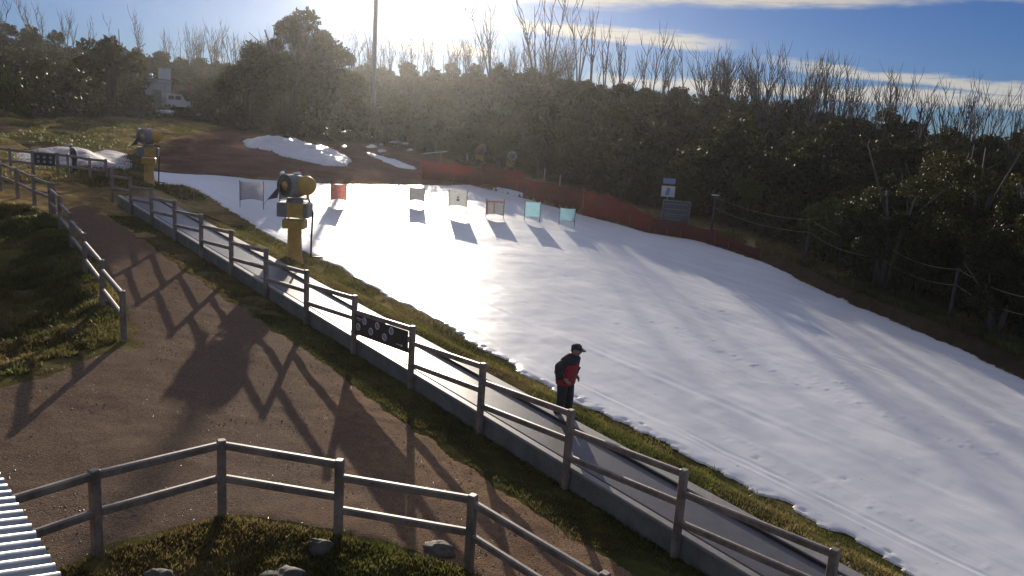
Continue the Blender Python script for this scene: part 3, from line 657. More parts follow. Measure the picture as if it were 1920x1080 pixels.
banner(927, 410, 375, 404, 33, M['greypan'], 'grey banner edged in red along its left and top', frame=2)
banner(997, 417, 379, 409, 29, M['cyan'], 'bright pale blue banner, brightest of the row')
banner(1062, 425, 391, 416, 29, M['cyan'], 'dim pale blue banner in the shade at the right end of the row')

# ------------------------------------------------------------------ nets, signs, rope fence
def net(pxs, hs, label, mkey='net'):
    pts = [tpt(*p) for p in pxs]; r = empty('safety_net', pts[0], 0, label, 'safety net', 'orange red safety nets along the snow edge'); o = pts[0]
    for p, h in zip(pts, hs):
        q = p - o; MB().tube([q - np.array([0, 0, .3]), q + np.array([random.uniform(-.06, .06), 0, h + .12])], .022, 8).build('pole', M['orange'], r)
    vs = []; n = 8; rows = 5; per = []
    for i in range(len(pts) - 1):
        for k in range(n + (i == len(pts) - 2)):
            t = k / n; b = pts[i] + (pts[i + 1] - pts[i]) * t - o; h = hs[i] + (hs[i + 1] - hs[i]) * t; b[2] = zt(*(b + o)[:2]) - o[2]; sag = .14 * 4 * t * (1 - t)
            per.append([(b[0] + .04 * math.sin(k * 2.1 + j), b[1] + .04 * math.cos(k * 1.7 + j), b[2] + .04 + (h - sag) * j / rows) for j in range(rows + 1)])
    vs = [v for c in per for v in c]; m = rows + 1
    fs = [(i * m + j, (i + 1) * m + j, (i + 1) * m + j + 1, i * m + j + 1) for i in range(len(per) - 1) for j in range(rows)]
    MB().add(vs, fs).build('netting', M[mkey], r, True, recalc=False)
    return r
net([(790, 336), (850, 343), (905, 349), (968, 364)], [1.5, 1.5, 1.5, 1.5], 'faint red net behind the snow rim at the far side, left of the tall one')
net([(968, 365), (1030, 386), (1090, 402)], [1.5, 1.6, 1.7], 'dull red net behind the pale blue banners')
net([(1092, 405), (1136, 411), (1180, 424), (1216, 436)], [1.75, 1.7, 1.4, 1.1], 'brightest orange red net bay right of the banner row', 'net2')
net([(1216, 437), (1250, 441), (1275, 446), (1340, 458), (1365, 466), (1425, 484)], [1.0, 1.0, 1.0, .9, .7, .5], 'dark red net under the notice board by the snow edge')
def board(px, base, x0, x1, y0, y1, name, label, extra=None):
    p = tpt(px, base); k = px_m(p); wide = name == 'notice_board'; r = empty(name, p, math.atan2(-p[0], p[1]), label, 'sign'); W_, z0, z1 = (x1 - x0) * k, (base - y1) * k, (base - y0) * k; cx = ((x0 + x1) / 2 - px) * k
    for s in ((-1, 1) if wide else (0,)): MB().box((cx + s * W_ * .45, .05, -.3), .09, .09, z1 + .3 + (.05 if wide else -.05), cham=.01).build('post', M['timber'], r)
    MB().box((cx, 0, z0), W_, .04, z1 - z0, cham=.006).build('panel', M['noticedark'] if wide else M['white'], r)
    if wide:
        fr = MB(); fr.bar((cx - W_ / 2, -.02, z1), (cx + W_ / 2, -.02, z1), .09, .06); fr.bar((cx - W_ / 2, -.02, z0), (cx + W_ / 2, -.02, z0), .07, .05)
        for s in (-1, 1): fr.bar((cx + s * W_ / 2, -.02, z0), (cx + s * W_ / 2, -.02, z1), .05, .05, up=(0, 1, 0))
        fr.build('frame', M['noticeprint'], r)
        t = MB()
        for q in (.86, .62, .40, .30, .18, .1): t.bar((cx - W_ * .42, -.027, z0 + (z1 - z0) * q), (cx + W_ * (.42 if q > .3 else .2), -.027, z0 + (z1 - z0) * q), .006, .05)
        t.build('print', M['noticeprint'], r)
    else:
        t = MB(); t.bar((cx - W_ * .08, -.027, z0 + (z1 - z0) * .15), (cx + W_ * .02, -.027, z0 + (z1 - z0) * .85), .006, .22, up=(1, 0, 0)); t.build('print', M['bluepan'], r)
        u0, u1 = (base - 345) * k, (base - 335) * k
        tp = MB().box((cx, 0, u0), W_ * .9, .04, u1 - u0, cham=.006).build('upper_panel', M['bluepan'], r)
    return r
board(1246, 428, 1233, 1258, 349, 369, 'direction_sign', 'small pale sign with a dark plate above it, on one post behind the notice board')
board(1263, 437, 1238, 1288, 377, 418, 'notice_board', 'wide framed notice board on two posts above the dark red net')
ropes_px = [(1333, 369, 437), (1508, 412, 493), (1637, 455, 545), (1778, 503, 605), (1950, 560, 680)]
rp = []
r = None
for px, top, base in ropes_px:
    p = tpt(px, base); rp.append((p, (base - top) * px_m(p) * 1.03))
r = empty('rope_fence', rp[0][0], 0, 'dark posts strung with sagging rope along the right bank of the snow', 'fence'); o = rp[0][0]
for i, (p, h) in enumerate(rp):
    MB().tube([p - o - np.array([0, 0, .3]), p - o + np.array([.02, 0, h])], [.09, .075], 10).build('post', M['deadwood'], r)
    if i == 0: MB().box(tuple(p - o + np.array([0, 0, h])), .50, .10, .07, 0, cham=.01).build('post_cap', M['mark'], r)
for (p, h), (q, h2) in zip(rp[:-1], rp[1:]):
    for dz in (.06, .75):
        a = p - o + np.array([0, -.09, h - dz]); b = q - o + np.array([0, -.09, h2 - dz]); pts = [a + (b - a) * t - np.array([0, 0, .5 * 4 * t * (1 - t) * .6]) for t in np.linspace(0, 1, 13)]
        MB().tube(pts, .011, 6).build('rope', M['rope'], r, True)

# ------------------------------------------------------------------ far plant, shed, pole
def low_gun(px, base, hpx, label, ringmat, body):
    p = tpt(px, base); k = px_m(p) * hpx / 1.75; r = empty('fan_gun', p, math.atan2(-p[0], p[1]), label, 'snow gun', 'parked fan guns in front of the forest'); r.scale = (k,) * 3
    ax = nrm(np.array([.18, -.96, .12])); o = np.array([0, .3, 1.28])
    b = MB().lathe(o, ax, [(0, .25), (.03, .38), (.7, .42), (.72, .36), (.2, .34), (.19, .01)], 24).build('barrel', M['grey'], r, True)
    MB().ring(o + ax * .71, ax, .40, .055, 26, 8).build('nozzle_ring', ringmat, b, True)
    MB().box((0, 0, .28), .8, .7, .5, 0, cham=.05).build('control_box', body, r)
    m = MB()
    for s in (-1, 1): m.bar((s * .42, .1, .7), (s * .42, .1, 1.3), .05, .15, up=(0, 1, 0))
    m.build('yoke', body, r)
    for sx_, sy_ in ((-.5, -.5), (.5, -.5), (0, .7)): MB().tube([(sx_ * .5, sy_ * .4, .4), (sx_ * 1.3, sy_ * 1.3, -.05)], .035, 8).build('leg', M['grey'], r)
low_gun(899, 306, 34, 'parked yellow fan gun among the dark trees beyond the net', M['yellow'], M['yellow'])
low_gun(956, 318, 33, 'parked fan gun with a white rimmed barrel before the dark trees', M['white_paint'], M['yellow'])
p = tpt(826, 318); k = px_m(p); r = empty('trestle', p, math.atan2(-p[0], p[1]), 'orange trestle frame carrying a pale slanting bar beside the far net', 'trestle')
for s in (-1, 1): MB().tube([(s * 10 * k, .2 * s, -.1), (0, 0, 33 * k)], .05, 8).build('leg', M['orange'], r)
MB().tube([(-6 * k, 0, 13 * k), (6 * k, 0, 13 * k)], .04, 8).build('brace', M['orange'], r)
MB().bar((-34 * k, 0, 27.5 * k), (11 * k, 0, 34.5 * k), .07, .09).build('arm', M['mark'], r)
for px, base, hpx, label in [(875, 305, 30, 'thin pale stake left of the parked yellow fan gun'), (1020, 338, 22, 'short pale marker stake below the forest'), (1049, 350, 22, 'slim dark marker stake right of the short pale one')]:
    p = tpt(px, base); k = px_m(p); tag(MB().tube([p - np.array([0, 0, .3]), p + np.array([.02, 0, hpx * k])], [.05, .04], 8).build('stake', M['mark'] if 'pale' in label else M['bark']), label, 'stake')
p = tpt(698, 238); k = px_m(p); r = empty('mast', p, 0, 'tall grey pole rising out of the frame before the far forest', 'pole')
MB().lathe((0, 0, -.4), (0, 0, 1), [(0, .29), (2, .27), (26, .22)], 14).build('shaft', M['pole'], r, True)
MB().box((0, 0, -.1), .6, .6, .25, cham=.03).build('footing', M['concrete'], r)
# shed group at upper left
p = tpt(315, 203); k = px_m(p); rz = math.atan2(-p[0], p[1])
r = empty('shed', p, rz, 'pale metal shed with a rusty red lean-to roof at the forest edge', 'shed')
MB().box((-16 * k, 1.0, -.4), 44 * k, 3.0, 52 * k + .4, cham=.02).build('wall', M['shedwall'], r)
MB().add([(-40 * k, -.7, 52 * k), (6 * k + .2, -.7, 48 * k + .1), (6 * k + .2, 2.8, 48 * k + .1), (-40 * k, 2.8, 52 * k), (-40 * k, -.7, 54 * k), (6 * k + .2, -.7, 50 * k + .1), (6 * k + .2, 2.8, 50 * k + .1), (-40 * k, 2.8, 54 * k)],
         [(3, 2, 1, 0), (4, 5, 6, 7), (0, 1, 5, 4), (1, 2, 6, 5), (2, 3, 7, 6), (3, 0, 4, 7)]).build('roof', M['grey'], r)
MB().add([(8 * k, 3, 62 * k), (8 * k, 3.0, 60 * k), (46 * k, 3, 42 * k), (46 * k, 3, 44 * k), (8 * k, 6, 62 * k), (8 * k, 6, 60 * k), (46 * k, 6, 42 * k), (46 * k, 6, 44 * k)],
         [(0, 1, 2, 3), (7, 6, 5, 4), (0, 3, 7, 4), (1, 5, 6, 2), (0, 4, 5, 1), (3, 2, 6, 7)]).build('lean_to_roof', M['shedroof'], r)
MB().box((27 * k, 4.5, -.4), 36 * k, 2.6, 44 * k + .4, cham=.02).build('lean_to_wall', M['shedroof'], r)
MB().box((-18 * k, -.52, 0), .95, .03, 2.0, cham=.005).build('door', M['grey'], r)
p2 = p + np.array([math.cos(rz) * -2 * k, math.sin(rz) * -2 * k, 0])
s = empty('square_panel', on_t(p + np.array([math.cos(rz) * -1 * k - .9 * math.sin(-rz) * 0, -.6, 0])), rz, 'pale square panel on a post rising above the shed roof', 'panel')
MB().box((0, 0, -.2), .1, .1, 50 * k, cham=.01).build('post', M['pole'], s); MB().box((0, -.08, 48 * k), 22 * k, .05, 25 * k, cham=.01).build('board', M['white_paint'], s)
d = empty('floodlight', on_t(p + np.array([math.cos(rz) * -26 * k, -.9, 0])), rz, 'shiny round floodlight on a thin pole left of the square panel', 'light')
MB().tube([(0, 0, -.2), (0, 0, 54 * k)], .05, 8).build('pole', M['pole'], d); MB().blob((0, -.05, 56 * k), .25, .2, .3, 2, 0, 16, 10).build('lamp_head', M['chrome'], d, True)
# white van beside the shed
pv = on_t(p + np.array([math.cos(rz) * 21 * k, -.4, 0])); v = empty('parked_van', pv, rz + .25, 'white van parked beside the shed at the forest edge', 'van')
L_, H_ = 2.6, 1.75
def van_prof(yw, ins): return [(-L_ / 2 + .02, yw, .35), (L_ / 2 - .02, yw, .35), (L_ / 2, yw, .95), (L_ / 2 - .5, yw * .97, 1.08), (L_ / 2 - .95, yw * .9, H_), (-L_ / 2 + .1, yw * .9, H_), (-L_ / 2, yw, 1.1)]
a, b = van_prof(-.85, 0), van_prof(.85, 0); n = len(a)
MB().add(a + b, [tuple(range(n)), tuple(range(2 * n - 1, n - 1, -1))] + [(i, n + i, n + (i + 1) % n, (i + 1) % n) for i in range(n)]).build('body', M['white_paint'], v)
for x_ in (-.8, -.05): MB().box((x_, -.845, 1.13), .62, .03, .42, cham=.01).build('window', M['glass'], v)
MB().add([(L_ / 2 - .52, -.7, 1.10), (L_ / 2 - .52, .7, 1.10), (L_ / 2 - .92, .62, 1.70), (L_ / 2 - .92, -.62, 1.70), (L_ / 2 - .50, -.7, 1.11), (L_ / 2 - .50, .7, 1.11), (L_ / 2 - .90, .62, 1.72), (L_ / 2 - .90, -.62, 1.72)], [(3, 2, 1, 0), (4, 5, 6, 7), (0, 1, 5, 4), (1, 2, 6, 5), (2, 3, 7, 6), (3, 0, 4, 7)]).build('windscreen', M['glass'], v)
for x_ in (-.8, .8):
    for y_ in (-.86, .74): MB().lathe((x_, y_, .32), (0, 1, 0), [(0, .18), (.0, .31), (.12, .31), (.12, .18)], 18).build('wheel', M['black'], v)
# tank lying in the grass
p = tpt(308, 217); k = px_m(p)
t = empty('steel_tank', p, .1, 'shiny steel tank lying in the sunlit grass below the shed', 'tank')
MB().lathe((-16 * k, 0, .30), (1, 0, .05), [(0, .05), (.08, .22), (.25, .28), (30 * k, .28), (30 * k + .15, .2), (30 * k + .2, .05)], 18).build('shell', M['chrome'], t, True)
for x_ in (-9 * k, 8 * k): MB().box((x_, 0, -.1), .12, .5, .16, cham=.01).build('cradle', M['grey'], t)
for px, py, label in [(373, 221, 'round shiny drum on the grass rim right of the steel tank'), (419, 218, 'small shiny drum under the dark tree')]:
    p = tpt(px, py); k = px_m(p); d = empty('drum', p, 0, label, 'drum'); MB().lathe((0, 0, 0), (0, 0, 1), [(0, 4 * k), (6 * k, 4 * k), (7 * k, 3.4 * k)], 14).build('body', M['chrome'], d, True)
    MB().ring((0, 0, 6 * k), (0, 0, 1), 3.8 * k, .02, 14, 6).build('rim', M['galv'], d)

# snow pile and scraps of snow on the far grass
def drift(name, pxs, h, label, seed, dirt_shade=0.0):  # last argument greys the snow: dirt, and shade put into the colour
    """a lens of snow over the pixels' outline"""
    pts = [tpt(*p)[:2] for p in pxs]; c = np.mean(pts, 0); P = np.array(pts)
    lo, hi = P.min(0) - .5, P.max(0) + .5; n = 70
    X, Y = np.meshgrid(np.linspace(lo[0], hi[0], n), np.linspace(lo[1], hi[1], n)); sd = polysd(X, Y, [tuple(q) for q in pts]) + .18 * fbm(X * 2, Y * 2, 3, seed) * min(1, h * 3 + .2)
    mx = max(sd.max(), .2); Z = zterr(X, Y) + np.where(sd < 0, -.12, 0) + h * np.sqrt(np.clip(sd / mx, 0, 1)) * (1 + .7 * fbm(X * 1.6, Y * 1.6, 4, seed + 3))
    kp = sd > -.2; kq = kp[:-1, :-1] & kp[1:, :-1] & kp[:-1, 1:] & kp[1:, 1:]; ids = np.arange(n * n).reshape(n, n)
    if not kq.any(): return
    Fa = np.stack([ids[:-1, :-1][kq], ids[:-1, 1:][kq], ids[1:, 1:][kq], ids[1:, :-1][kq]], -1); V, Fa = compact(np.stack([X, Y, Z], -1).reshape(-1, 3), Fa)
    tag(np_mesh(name, V, Fa, M['old_snow' if dirt_shade > 1 else 'snow'], attrs={'dirt_shade': np.full(len(V), dirt_shade)}), label, None, None, 'structure')
drift('snow_pile', [(455, 266), (480, 262), (540, 264), (590, 274), (640, 289), (660, 302), (648, 312), (610, 311), (560, 300), (500, 282), (462, 276)], .7, None, 81, .3)
drift('snow_patch', [(686, 286), (700, 288), (745, 301), (782, 315), (778, 319), (740, 312), (715, 301), (690, 291)], .12, None, 83)
drift('snow_patch', [(728, 268), (745, 263), (762, 267), (768, 271), (748, 270)], .22, None, 84)
for i, (cx, cy, w, h) in enumerate([(620, 251, 14, 3), (640, 248, 10, 2), (652, 245, 7, 2), (694, 250, 12, 3), (712, 246, 9, 2), (700, 257, 10, 2), (697, 275, 11, 3), (716, 283, 9, 3), (768, 281, 6, 2), (706, 230, 5, 2), (645, 275, 5, 2), (715, 271, 5, 2)]):
    drift('snow_patch', [(cx + w * math.cos(t) * (1 + .2 * math.sin(3 * t + i)), cy + h * math.sin(t)) for t in np.linspace(0, 6.28, 9)[:-1]], .10, None, 90 + i)
drift('snow_bank', [(20, 290), (60, 281), (130, 277), (200, 280), (240, 290), (250, 312), (220, 318), (190, 316), (120, 312), (40, 312)], .25, None, 120, 1.6)  # grey material carries the bank's shade as well as its dirt

# ------------------------------------------------------------------ roof corner under the camera
ez = ZC - 2.55
def at_z(px, py, z): r_ = ray(px, py); return CAM + r_ * ((z - CAM[2]) / r_[2])
e0, e1 = at_z(-120, 690, ez), at_z(128, 1105, ez)
ed = nrm((e1 - e0)[:2]); perp = np.array([-ed[1], ed[0]]); perp = perp if perp[0] < 0 else -perp
e1b = e1 + np.array([ed[0], ed[1], 0]) * 1.2; e0b = e0 - np.array([ed[0], ed[1], 0]) * .4
rf = empty('roof_corner', e1, 0, 'corner of a corrugated metal roof in the bottom left, just below the viewpoint', 'roof')
Lr = np.linalg.norm((e1b - e0b)[:2]); pit = .105; nn = int(Lr / pit * 8); vs = []
for side in (0, 1):
    for j in range(2):
        for i in range(nn + 1):
            s_ = Lr * i / nn; q = e0b[:2] + ed * s_ + perp * (3.2 * j); zz = ez + .55 * j + .026 * (math.tanh(2.2 * math.sin(2 * math.pi * s_ / pit)) ) - .006 * side
            vs.append((q[0] - e1[0], q[1] - e1[1], zz - e1[2]))
m_ = nn + 1; fs = []
for i in range(nn): fs += [(i, i + 1, m_ + i + 1, m_ + i), (2 * m_ + i, 3 * m_ + i, 3 * m_ + i + 1, 2 * m_ + i + 1), (i, 2 * m_ + i, 2 * m_ + i + 1, i + 1)]
MB().add(vs, fs).build('sheeting', M['galv'], rf, True)
gq = lambda s_, off, dz: np.array([e0b[0] + ed[0] * s_ - perp[0] * off - e1[0], e0b[1] + ed[1] * s_ - perp[1] * off - e1[1], dz])
MB().bar(gq(0, -.10, -.12), gq(Lr, -.10, -.12), .03, .16).build('fascia', M['grey'], rf)
MB().bar(gq(0, -.045, -.10), gq(Lr, -.045, -.10), .06, .03).build('gutter', M['galv'], rf)
wl = MB(); a, b = gq(0, -.5, -.2), gq(Lr, -.5, -.2); wl.add([a, b, b - [0, 0, 3.4], a - [0, 0, 3.4], a + np.append(perp * 2.4, 0), b + np.append(perp * 2.4, 0), b + np.append(perp * 2.4, -3.4), a + np.append(perp * 2.4, -3.4)],
     [(0, 1, 2, 3), (7, 6, 5, 4), (0, 4, 5, 1), (1, 5, 6, 2), (3, 2, 6, 7), (0, 3, 7, 4)]); wl.build('wall', M['concrete'], rf)

# ------------------------------------------------------------------ people
def skin_obj(name, verts, edges, radii, m, parent, root=0, sub=2):
    me = bpy.data.meshes.new(name); me.from_pydata([tuple(map(float, v)) for v in verts], edges, []); o = bpy.data.objects.new(name, me); COL.objects.link(o)
    md = o.modifiers.new('skin', 'SKIN'); md.use_smooth_shade = True
    lay = me.skin_vertices[0].data if me.skin_vertices else None
    if lay is None:
        bpy.context.view_layer.objects.active = o; me.skin_vertices.new() if hasattr(me.skin_vertices, 'new') else None; lay = me.skin_vertices[0].data
    for i, rd in enumerate(radii): lay[i].radius = (rd, rd) if np.isscalar(rd) else rd
    for i in range(len(verts)): lay[i].use_root = (i == root)
    sb = o.modifiers.new('sub', 'SUBSURF'); sb.levels = sub; sb.render_levels = sub
    dg = bpy.context.evaluated_depsgraph_get(); ev = o.evaluated_get(dg); nm_ = bpy.data.meshes.new_from_object(ev)
    o.modifiers.clear(); o.data = nm_; nm_.materials.clear(); nm_.materials.append(m)
    nm_.polygons.foreach_set('use_smooth', [True] * len(nm_.polygons))
    o.parent = parent; return o
def person(loc, rz, label, top, sleeve, leg, cap, bend=.045, pocket=True, scale=1.0):
    """facing +X in its own frame; hands by the jacket pockets"""
    r = empty('person', loc, rz, label, 'person'); r.scale = (scale * 1.12, scale * 1.12, scale)
    hip = .92; f = bend
    sh = np.array([.03 + f * .9, 0, 1.43]); nk = np.array([.07 + f * 1.1, 0, 1.50]); hd = np.array([.12 + f * 1.5, 0, 1.60])
    V = [(0, 0, hip), (.01, 0, 1.08), (.02 + f * .5, 0, 1.28), tuple(sh), tuple(nk), tuple(hd - [0.01, 0, .02]), tuple(hd + [-.01, 0, .07])]
    E_ = [(0, 1), (1, 2), (2, 3), (3, 4), (4, 5), (5, 6)]; Rd = [(.12, .14), (.11, .13), (.11, .14), (.06, .08), .055, .082, .075]
    J = {}
    for s in (-1, 1):
        n = len(V); V += [(.0, s * .10, .87), (.05 * s * .4 + .02, s * .105, .48), (-.03 + .06 * s, s * .11, .08), (.10 + .06 * s, s * .125, .035)]
        E_ += [(0, n), (n, n + 1), (n + 1, n + 2), (n + 2, n + 3)]; Rd += [.095, .062, .042, .035]; J[('leg', s)] = V[n:n + 4]
        n = len(V); el_ = (-.07 + f * .2, s * .315, 1.13) if pocket else (.06, s * .29, 1.15); wr = (.07 + f * .2, s * .215, 1.00) if pocket else (.30, s * .2, 1.05)
        V += [tuple(sh + [0, s * .19, -.03]), el_, wr]; E_ += [(3, n), (n, n + 1), (n + 1, n + 2)]; Rd += [.05, .04, .030]; J[('arm', s)] = V[n:n + 3]
        # palm, four unequal fingers and a thumb
        w = np.array(wr); d = nrm(np.array([.8, -s * .25, -.55])); side = nrm(np.cross(d, (0, s, .2))); k = len(V)
        V.append(tuple(w + d * .075)); E_.append((n + 2, k)); Rd.append((.036, .020))
        for q, (ofs, ln) in enumerate(((-.030, .065), (-.010, .076), (.010, .072), (.028, .055))):
            a = len(V); b0 = w + d * .10 + side * ofs; V += [tuple(b0), tuple(b0 + d * ln * .55 + np.array([0, -s * .010, -.004])), tuple(b0 + d * ln * .9 + np.array([0, -s * .028, -.012]))]
            E_ += [(k, a), (a, a + 1), (a + 1, a + 2)]; Rd += [.010, .009, .008]
        a = len(V); V += [tuple(w + d * .04 + side * -.042), tuple(w + d * .085 + side * -.060)]; E_ += [(k, a), (a, a + 1)]; Rd += [.012, .009]
    body = skin_obj('body', V, E_, Rd, M['skin'], r, 0, 1)
    face = MB(); hc = hd + np.array([.0, 0, .03])
    face.blob(hc + [.0, 0, .0], .10, .078, .125, 3, .03, 16, 12); face.blob(hc + [.105, 0, -.015], .022, .016, .028, 4, .05, 10, 8)
    face.blob(hc + [.085, 0, -.065], .016, .028, .009, 5, .05, 10, 6)
    for s in (-1, 1): face.blob(hc + [-.005, s * .080, -.01], .022, .010, .034, 6, .05, 10, 8)
    face.build('head', M['skin'], r, True)
    ey = MB()
    for s in (-1, 1): ey.blob(hc + [.090, s * .032, .012], .010, .013, .009, 7, 0, 8, 6)
    ey.build('eyes', M['black'], r, True)
    def loft(rings, n=20):
        vs = []
        for (c, rx, ry) in rings:
            for k in range(n):
                t = 2 * math.pi * k / n; cx, cy = math.cos(t), math.sin(t); w = 1 + .025 * math.sin(3 * t + c[2] * 31)
                vs.append((c[0] + rx * math.copysign(abs(cx) ** .85, cx) * w, c[1] + ry * math.copysign(abs(cy) ** .85, cy) * w, c[2]))
        fs = [(i * n + k, i * n + (k + 1) % n, (i + 1) * n + (k + 1) % n, (i + 1) * n + k) for i in range(len(rings) - 1) for k in range(n)]
        return MB().add(vs, fs + [tuple(range(n - 1, -1, -1)), tuple(range((len(rings) - 1) * n, len(rings) * n))])
    # jacket: torso and sleeves
    X = lambda t: f * t
    loft([((-.01, 0, .80), .15, .19), ((-.01, 0, .84), .172, .212), ((0, 0, .95), .175, .21), ((.005 + X(.1), 0, 1.08), .172, .205), ((.015 + X(.45), 0, 1.24), .178, .225), ((.02 + X(.7), 0, 1.34), .165, .232), ((.03 + X(.9), 0, 1.42), .145, .225), ((.04 + X(1.0), 0, 1.475), .115, .165), ((.055 + X(1.1), 0, 1.515), .09, .10), ((.065 + X(1.15), 0, 1.535), .078, .08)]).build('jacket', M[top], r, True)
    loft([((.018 + X(.6), 0, 1.315), .176, .236), ((.02 + X(.7), 0, 1.34), .173, .242), ((.03 + X(.9), 0, 1.42), .153, .234), ((.04 + X(1.0), 0, 1.478), .123, .173), ((.055 + X(1.1), 0, 1.52), .098, .108), ((.065 + X(1.15), 0, 1.545), .086, .088)]).build('yoke', M[sleeve], r, True)
    for s in (-1, 1):
        a, e, w = [np.array(q) for q in J[('arm', s)]]
        skin_obj('sleeve', [a + [-.0, -s * .055, -.01], (a + e) / 2 + [-.0, s * .004, 0], e, (e + w) / 2, w + (w - e) * .10], [(0, 1), (1, 2), (2, 3), (3, 4)], [.115, .112, .108, .088, .066], M[sleeve], r, 2, 2)
    # trousers
    TV = [(0, 0, .93)]; TE = []; TR = [(.13, .15)]
    for s in (-1, 1):
        a, kn, an, toe = [np.array(q) for q in J[('leg', s)]]; n = len(TV); TV += [tuple(a - [0, 0, .06]), tuple((a + kn) / 2), tuple(kn), tuple((kn + an) / 2), tuple(an + [0, 0, .01])]
        TE += [(0, n)] + [(n + i, n + i + 1) for i in range(4)]; TR += [.125, .112, .096, .085, .08]
    skin_obj('trousers', TV, TE, TR, M[leg], r, 0, 2)
    for s in (-1, 1):
        a, kn, an, toe = [np.array(q) for q in J[('leg', s)]]
        MB().blob((an + toe) / 2 + [.015, 0, -.01], .155, .056, .055, 8, .05, 16, 10, flat=.75).build('boot', M['black'], r, True)
    cp = MB(); c = hc + np.array([-.008, 0, .045])
    cp.lathe(c + [0, 0, -.005], (.12, 0, 1), [(0, .105), (.05, .104), (.09, .075), (.105, .02)], 18); cp.add([c + q for q in [(.06, -.075, .0), (.20, -.05, -.035), (.215, 0, -.035), (.20, .05, -.035), (.06, .075, .0), (.06, -.075, .014), (.20, -.05, -.022), (.215, 0, -.022), (.20, .05, -.022), (.06, .075, .014)]],
        [(0, 1, 2, 3, 4), (9, 8, 7, 6, 5), (0, 5, 6, 1), (1, 6, 7, 2), (2, 7, 8, 3), (3, 8, 9, 4), (4, 9, 5, 0)]); cp.build('cap', M[cap], r)
    MB().blob(hc + [-.045, 0, -.005], .072, .083, .075, 9, .06, 14, 10).build('hair', M['hair'], r, True)
    return r
pp = tpt(1055, 786)
person(pp + np.array([0, 0, .02]), R_(-38), 'person in red jacket with dark sleeves, dark trousers and black cap behind the conveyor fence', 'redcloth', 'darkcloth', 'darkcloth', 'darkcloth', scale=(786 - 645) * px_m(pp) * 1.03 / 1.72)
pf = gpt(141, 326)
person(on_t(pf), R_(200), 'distant person in dark blue jacket standing by the upper fence', 'bluecloth', 'bluecloth', 'darkcloth', 'mark', pocket=False, scale=(326 - 276) * px_m(pf) / 1.70)

# ------------------------------------------------------------------ trees
def crown_mesh(name, W_, H_, zb, n, ls, seed, m, clumps=34, up=.0, droop=.35):
    rng = np.random.default_rng(seed); cs = []
    while len(cs) < clumps:
        d = rng.normal(size=3); d /= np.linalg.norm(d); k = rng.uniform(.35, 1.0) ** .6; c = d * k
        c[2] = abs(c[2]) * 1.0 if rng.random() < .7 else c[2] * .6
        cs.append(np.array([c[0] * W_ / 2 * rng.uniform(.8, 1.15), c[1] * W_ / 2 * rng.uniform(.8, 1.15), zb + (H_ - zb) * (.38 + .55 * c[2]) + rng.normal(0, .06) * H_]))
    cs = np.array(cs); w = rng.uniform(.5, 1.5, clumps); w /= w.sum(); cr = W_ * rng.uniform(.09, .19, clumps)
    ci = rng.choice(clumps, n, p=w); d = rng.normal(size=(n, 3)); d /= np.linalg.norm(d, axis=1)[:, None]
    P = cs[ci] + d * (cr[ci] * rng.uniform(.25, 1.05, n) ** .6)[:, None] * np.array([1, 1, .75])
    P[:, 2] = np.maximum(P[:, 2], .03 * H_ + zb * .5)
    t = rng.normal(size=(n, 3)); t[:, 2] -= droop * 2; t /= np.linalg.norm(t, axis=1)[:, None]
    b = np.cross(t, rng.normal(size=(n, 3))); b /= np.linalg.norm(b, axis=1)[:, None]
    s = ls * rng.uniform(.6, 1.4, n); t = t * s[:, None]; b = b * (s * rng.uniform(.35, .6, n))[:, None]
    V = np.stack([P - t, P + b * .9 - t * .1, P + t, P - b * .9 - t * .1], 1).reshape(-1, 3)
    return V, np.arange(4 * n).reshape(n, 4)
def make_tree(name, W_, H_, zb, n, ls, seed, m, label, stems=4, cat='tree', group=None):
    r = empty(name, (0, 0, 0), 0, label, cat, group)
    V, Fa = crown_mesh(name, W_, H_, zb, n, ls, seed, m); np_mesh('crown', V, Fa, M[m], False, r)
    rng = np.random.default_rng(seed + 99); mb = MB()
    for k in range(stems):
        a = rng.uniform(0, 6.28); tip = np.array([math.cos(a) * W_ * .26, math.sin(a) * W_ * .26, H_ * rng.uniform(.6, .85)]); mid = tip * np.array([.35, .35, .5]) + rng.normal(0, .05, 3) * H_ * .4
        r0 = .018 * H_ + .02; mb.tube([(math.cos(a) * r0, math.sin(a) * r0, -.4), mid, tip], [r0 * 1.3, r0 * .85, r0 * .3], 7)
        for q in range(2):
            t2 = tip + rng.normal(0, .16, 3) * W_; mb.tube([mid * .5 + tip * .5, t2], [r0 * .5, r0 * .15], 5)
    mb.build('trunk', M['bark'], r, True); return r
GT = 'evergreen trees covering the hillside'
LT = 'dark evergreen snow gum in the dense wood on the hillside'
protos = [make_tree('snow_gum', 4.2, 4.6, .5, 2600, .20, 11, 'leaf', LT, group=GT), make_tree('snow_gum', 4.8, 5.2, .6, 3000, .20, 12, 'leaf', LT, group=GT),
          make_tree('snow_gum', 3.6, 5.4, .4, 2400, .19, 13, 'leaf2', LT, group=GT), make_tree('snow_gum', 5.2, 4.2, .3, 3000, .21, 14, 'leaf2', LT, group=GT), make_tree('snow_gum', 4.0, 3.6, .2, 2300, .18, 15, 'leaf3', LT, group=GT)]
kids(None)
def polar(a, r_): x, y = r_ * math.sin(R_(a)), r_ * math.cos(R_(a)); return np.array([x, y, zt(x, y)])
trng = np.random.default_rng(21); placed = []; first = [True] * len(protos)
def put(proto_i, loc, rz, sc, label=None, group=None):
    if first[proto_i]:
        first[proto_i] = False; o_ = protos[proto_i]; o_.location = tuple(loc); o_.rotation_euler = (0, 0, rz); o_.scale = (sc,) * 3
    else: o_ = copy_tree(protos[proto_i], loc, rz, sc)
    o_['label'] = label or LT; o_['group'] = GT
    if label:
        if not group and 'group' in o_: del o_['group']
    return o_
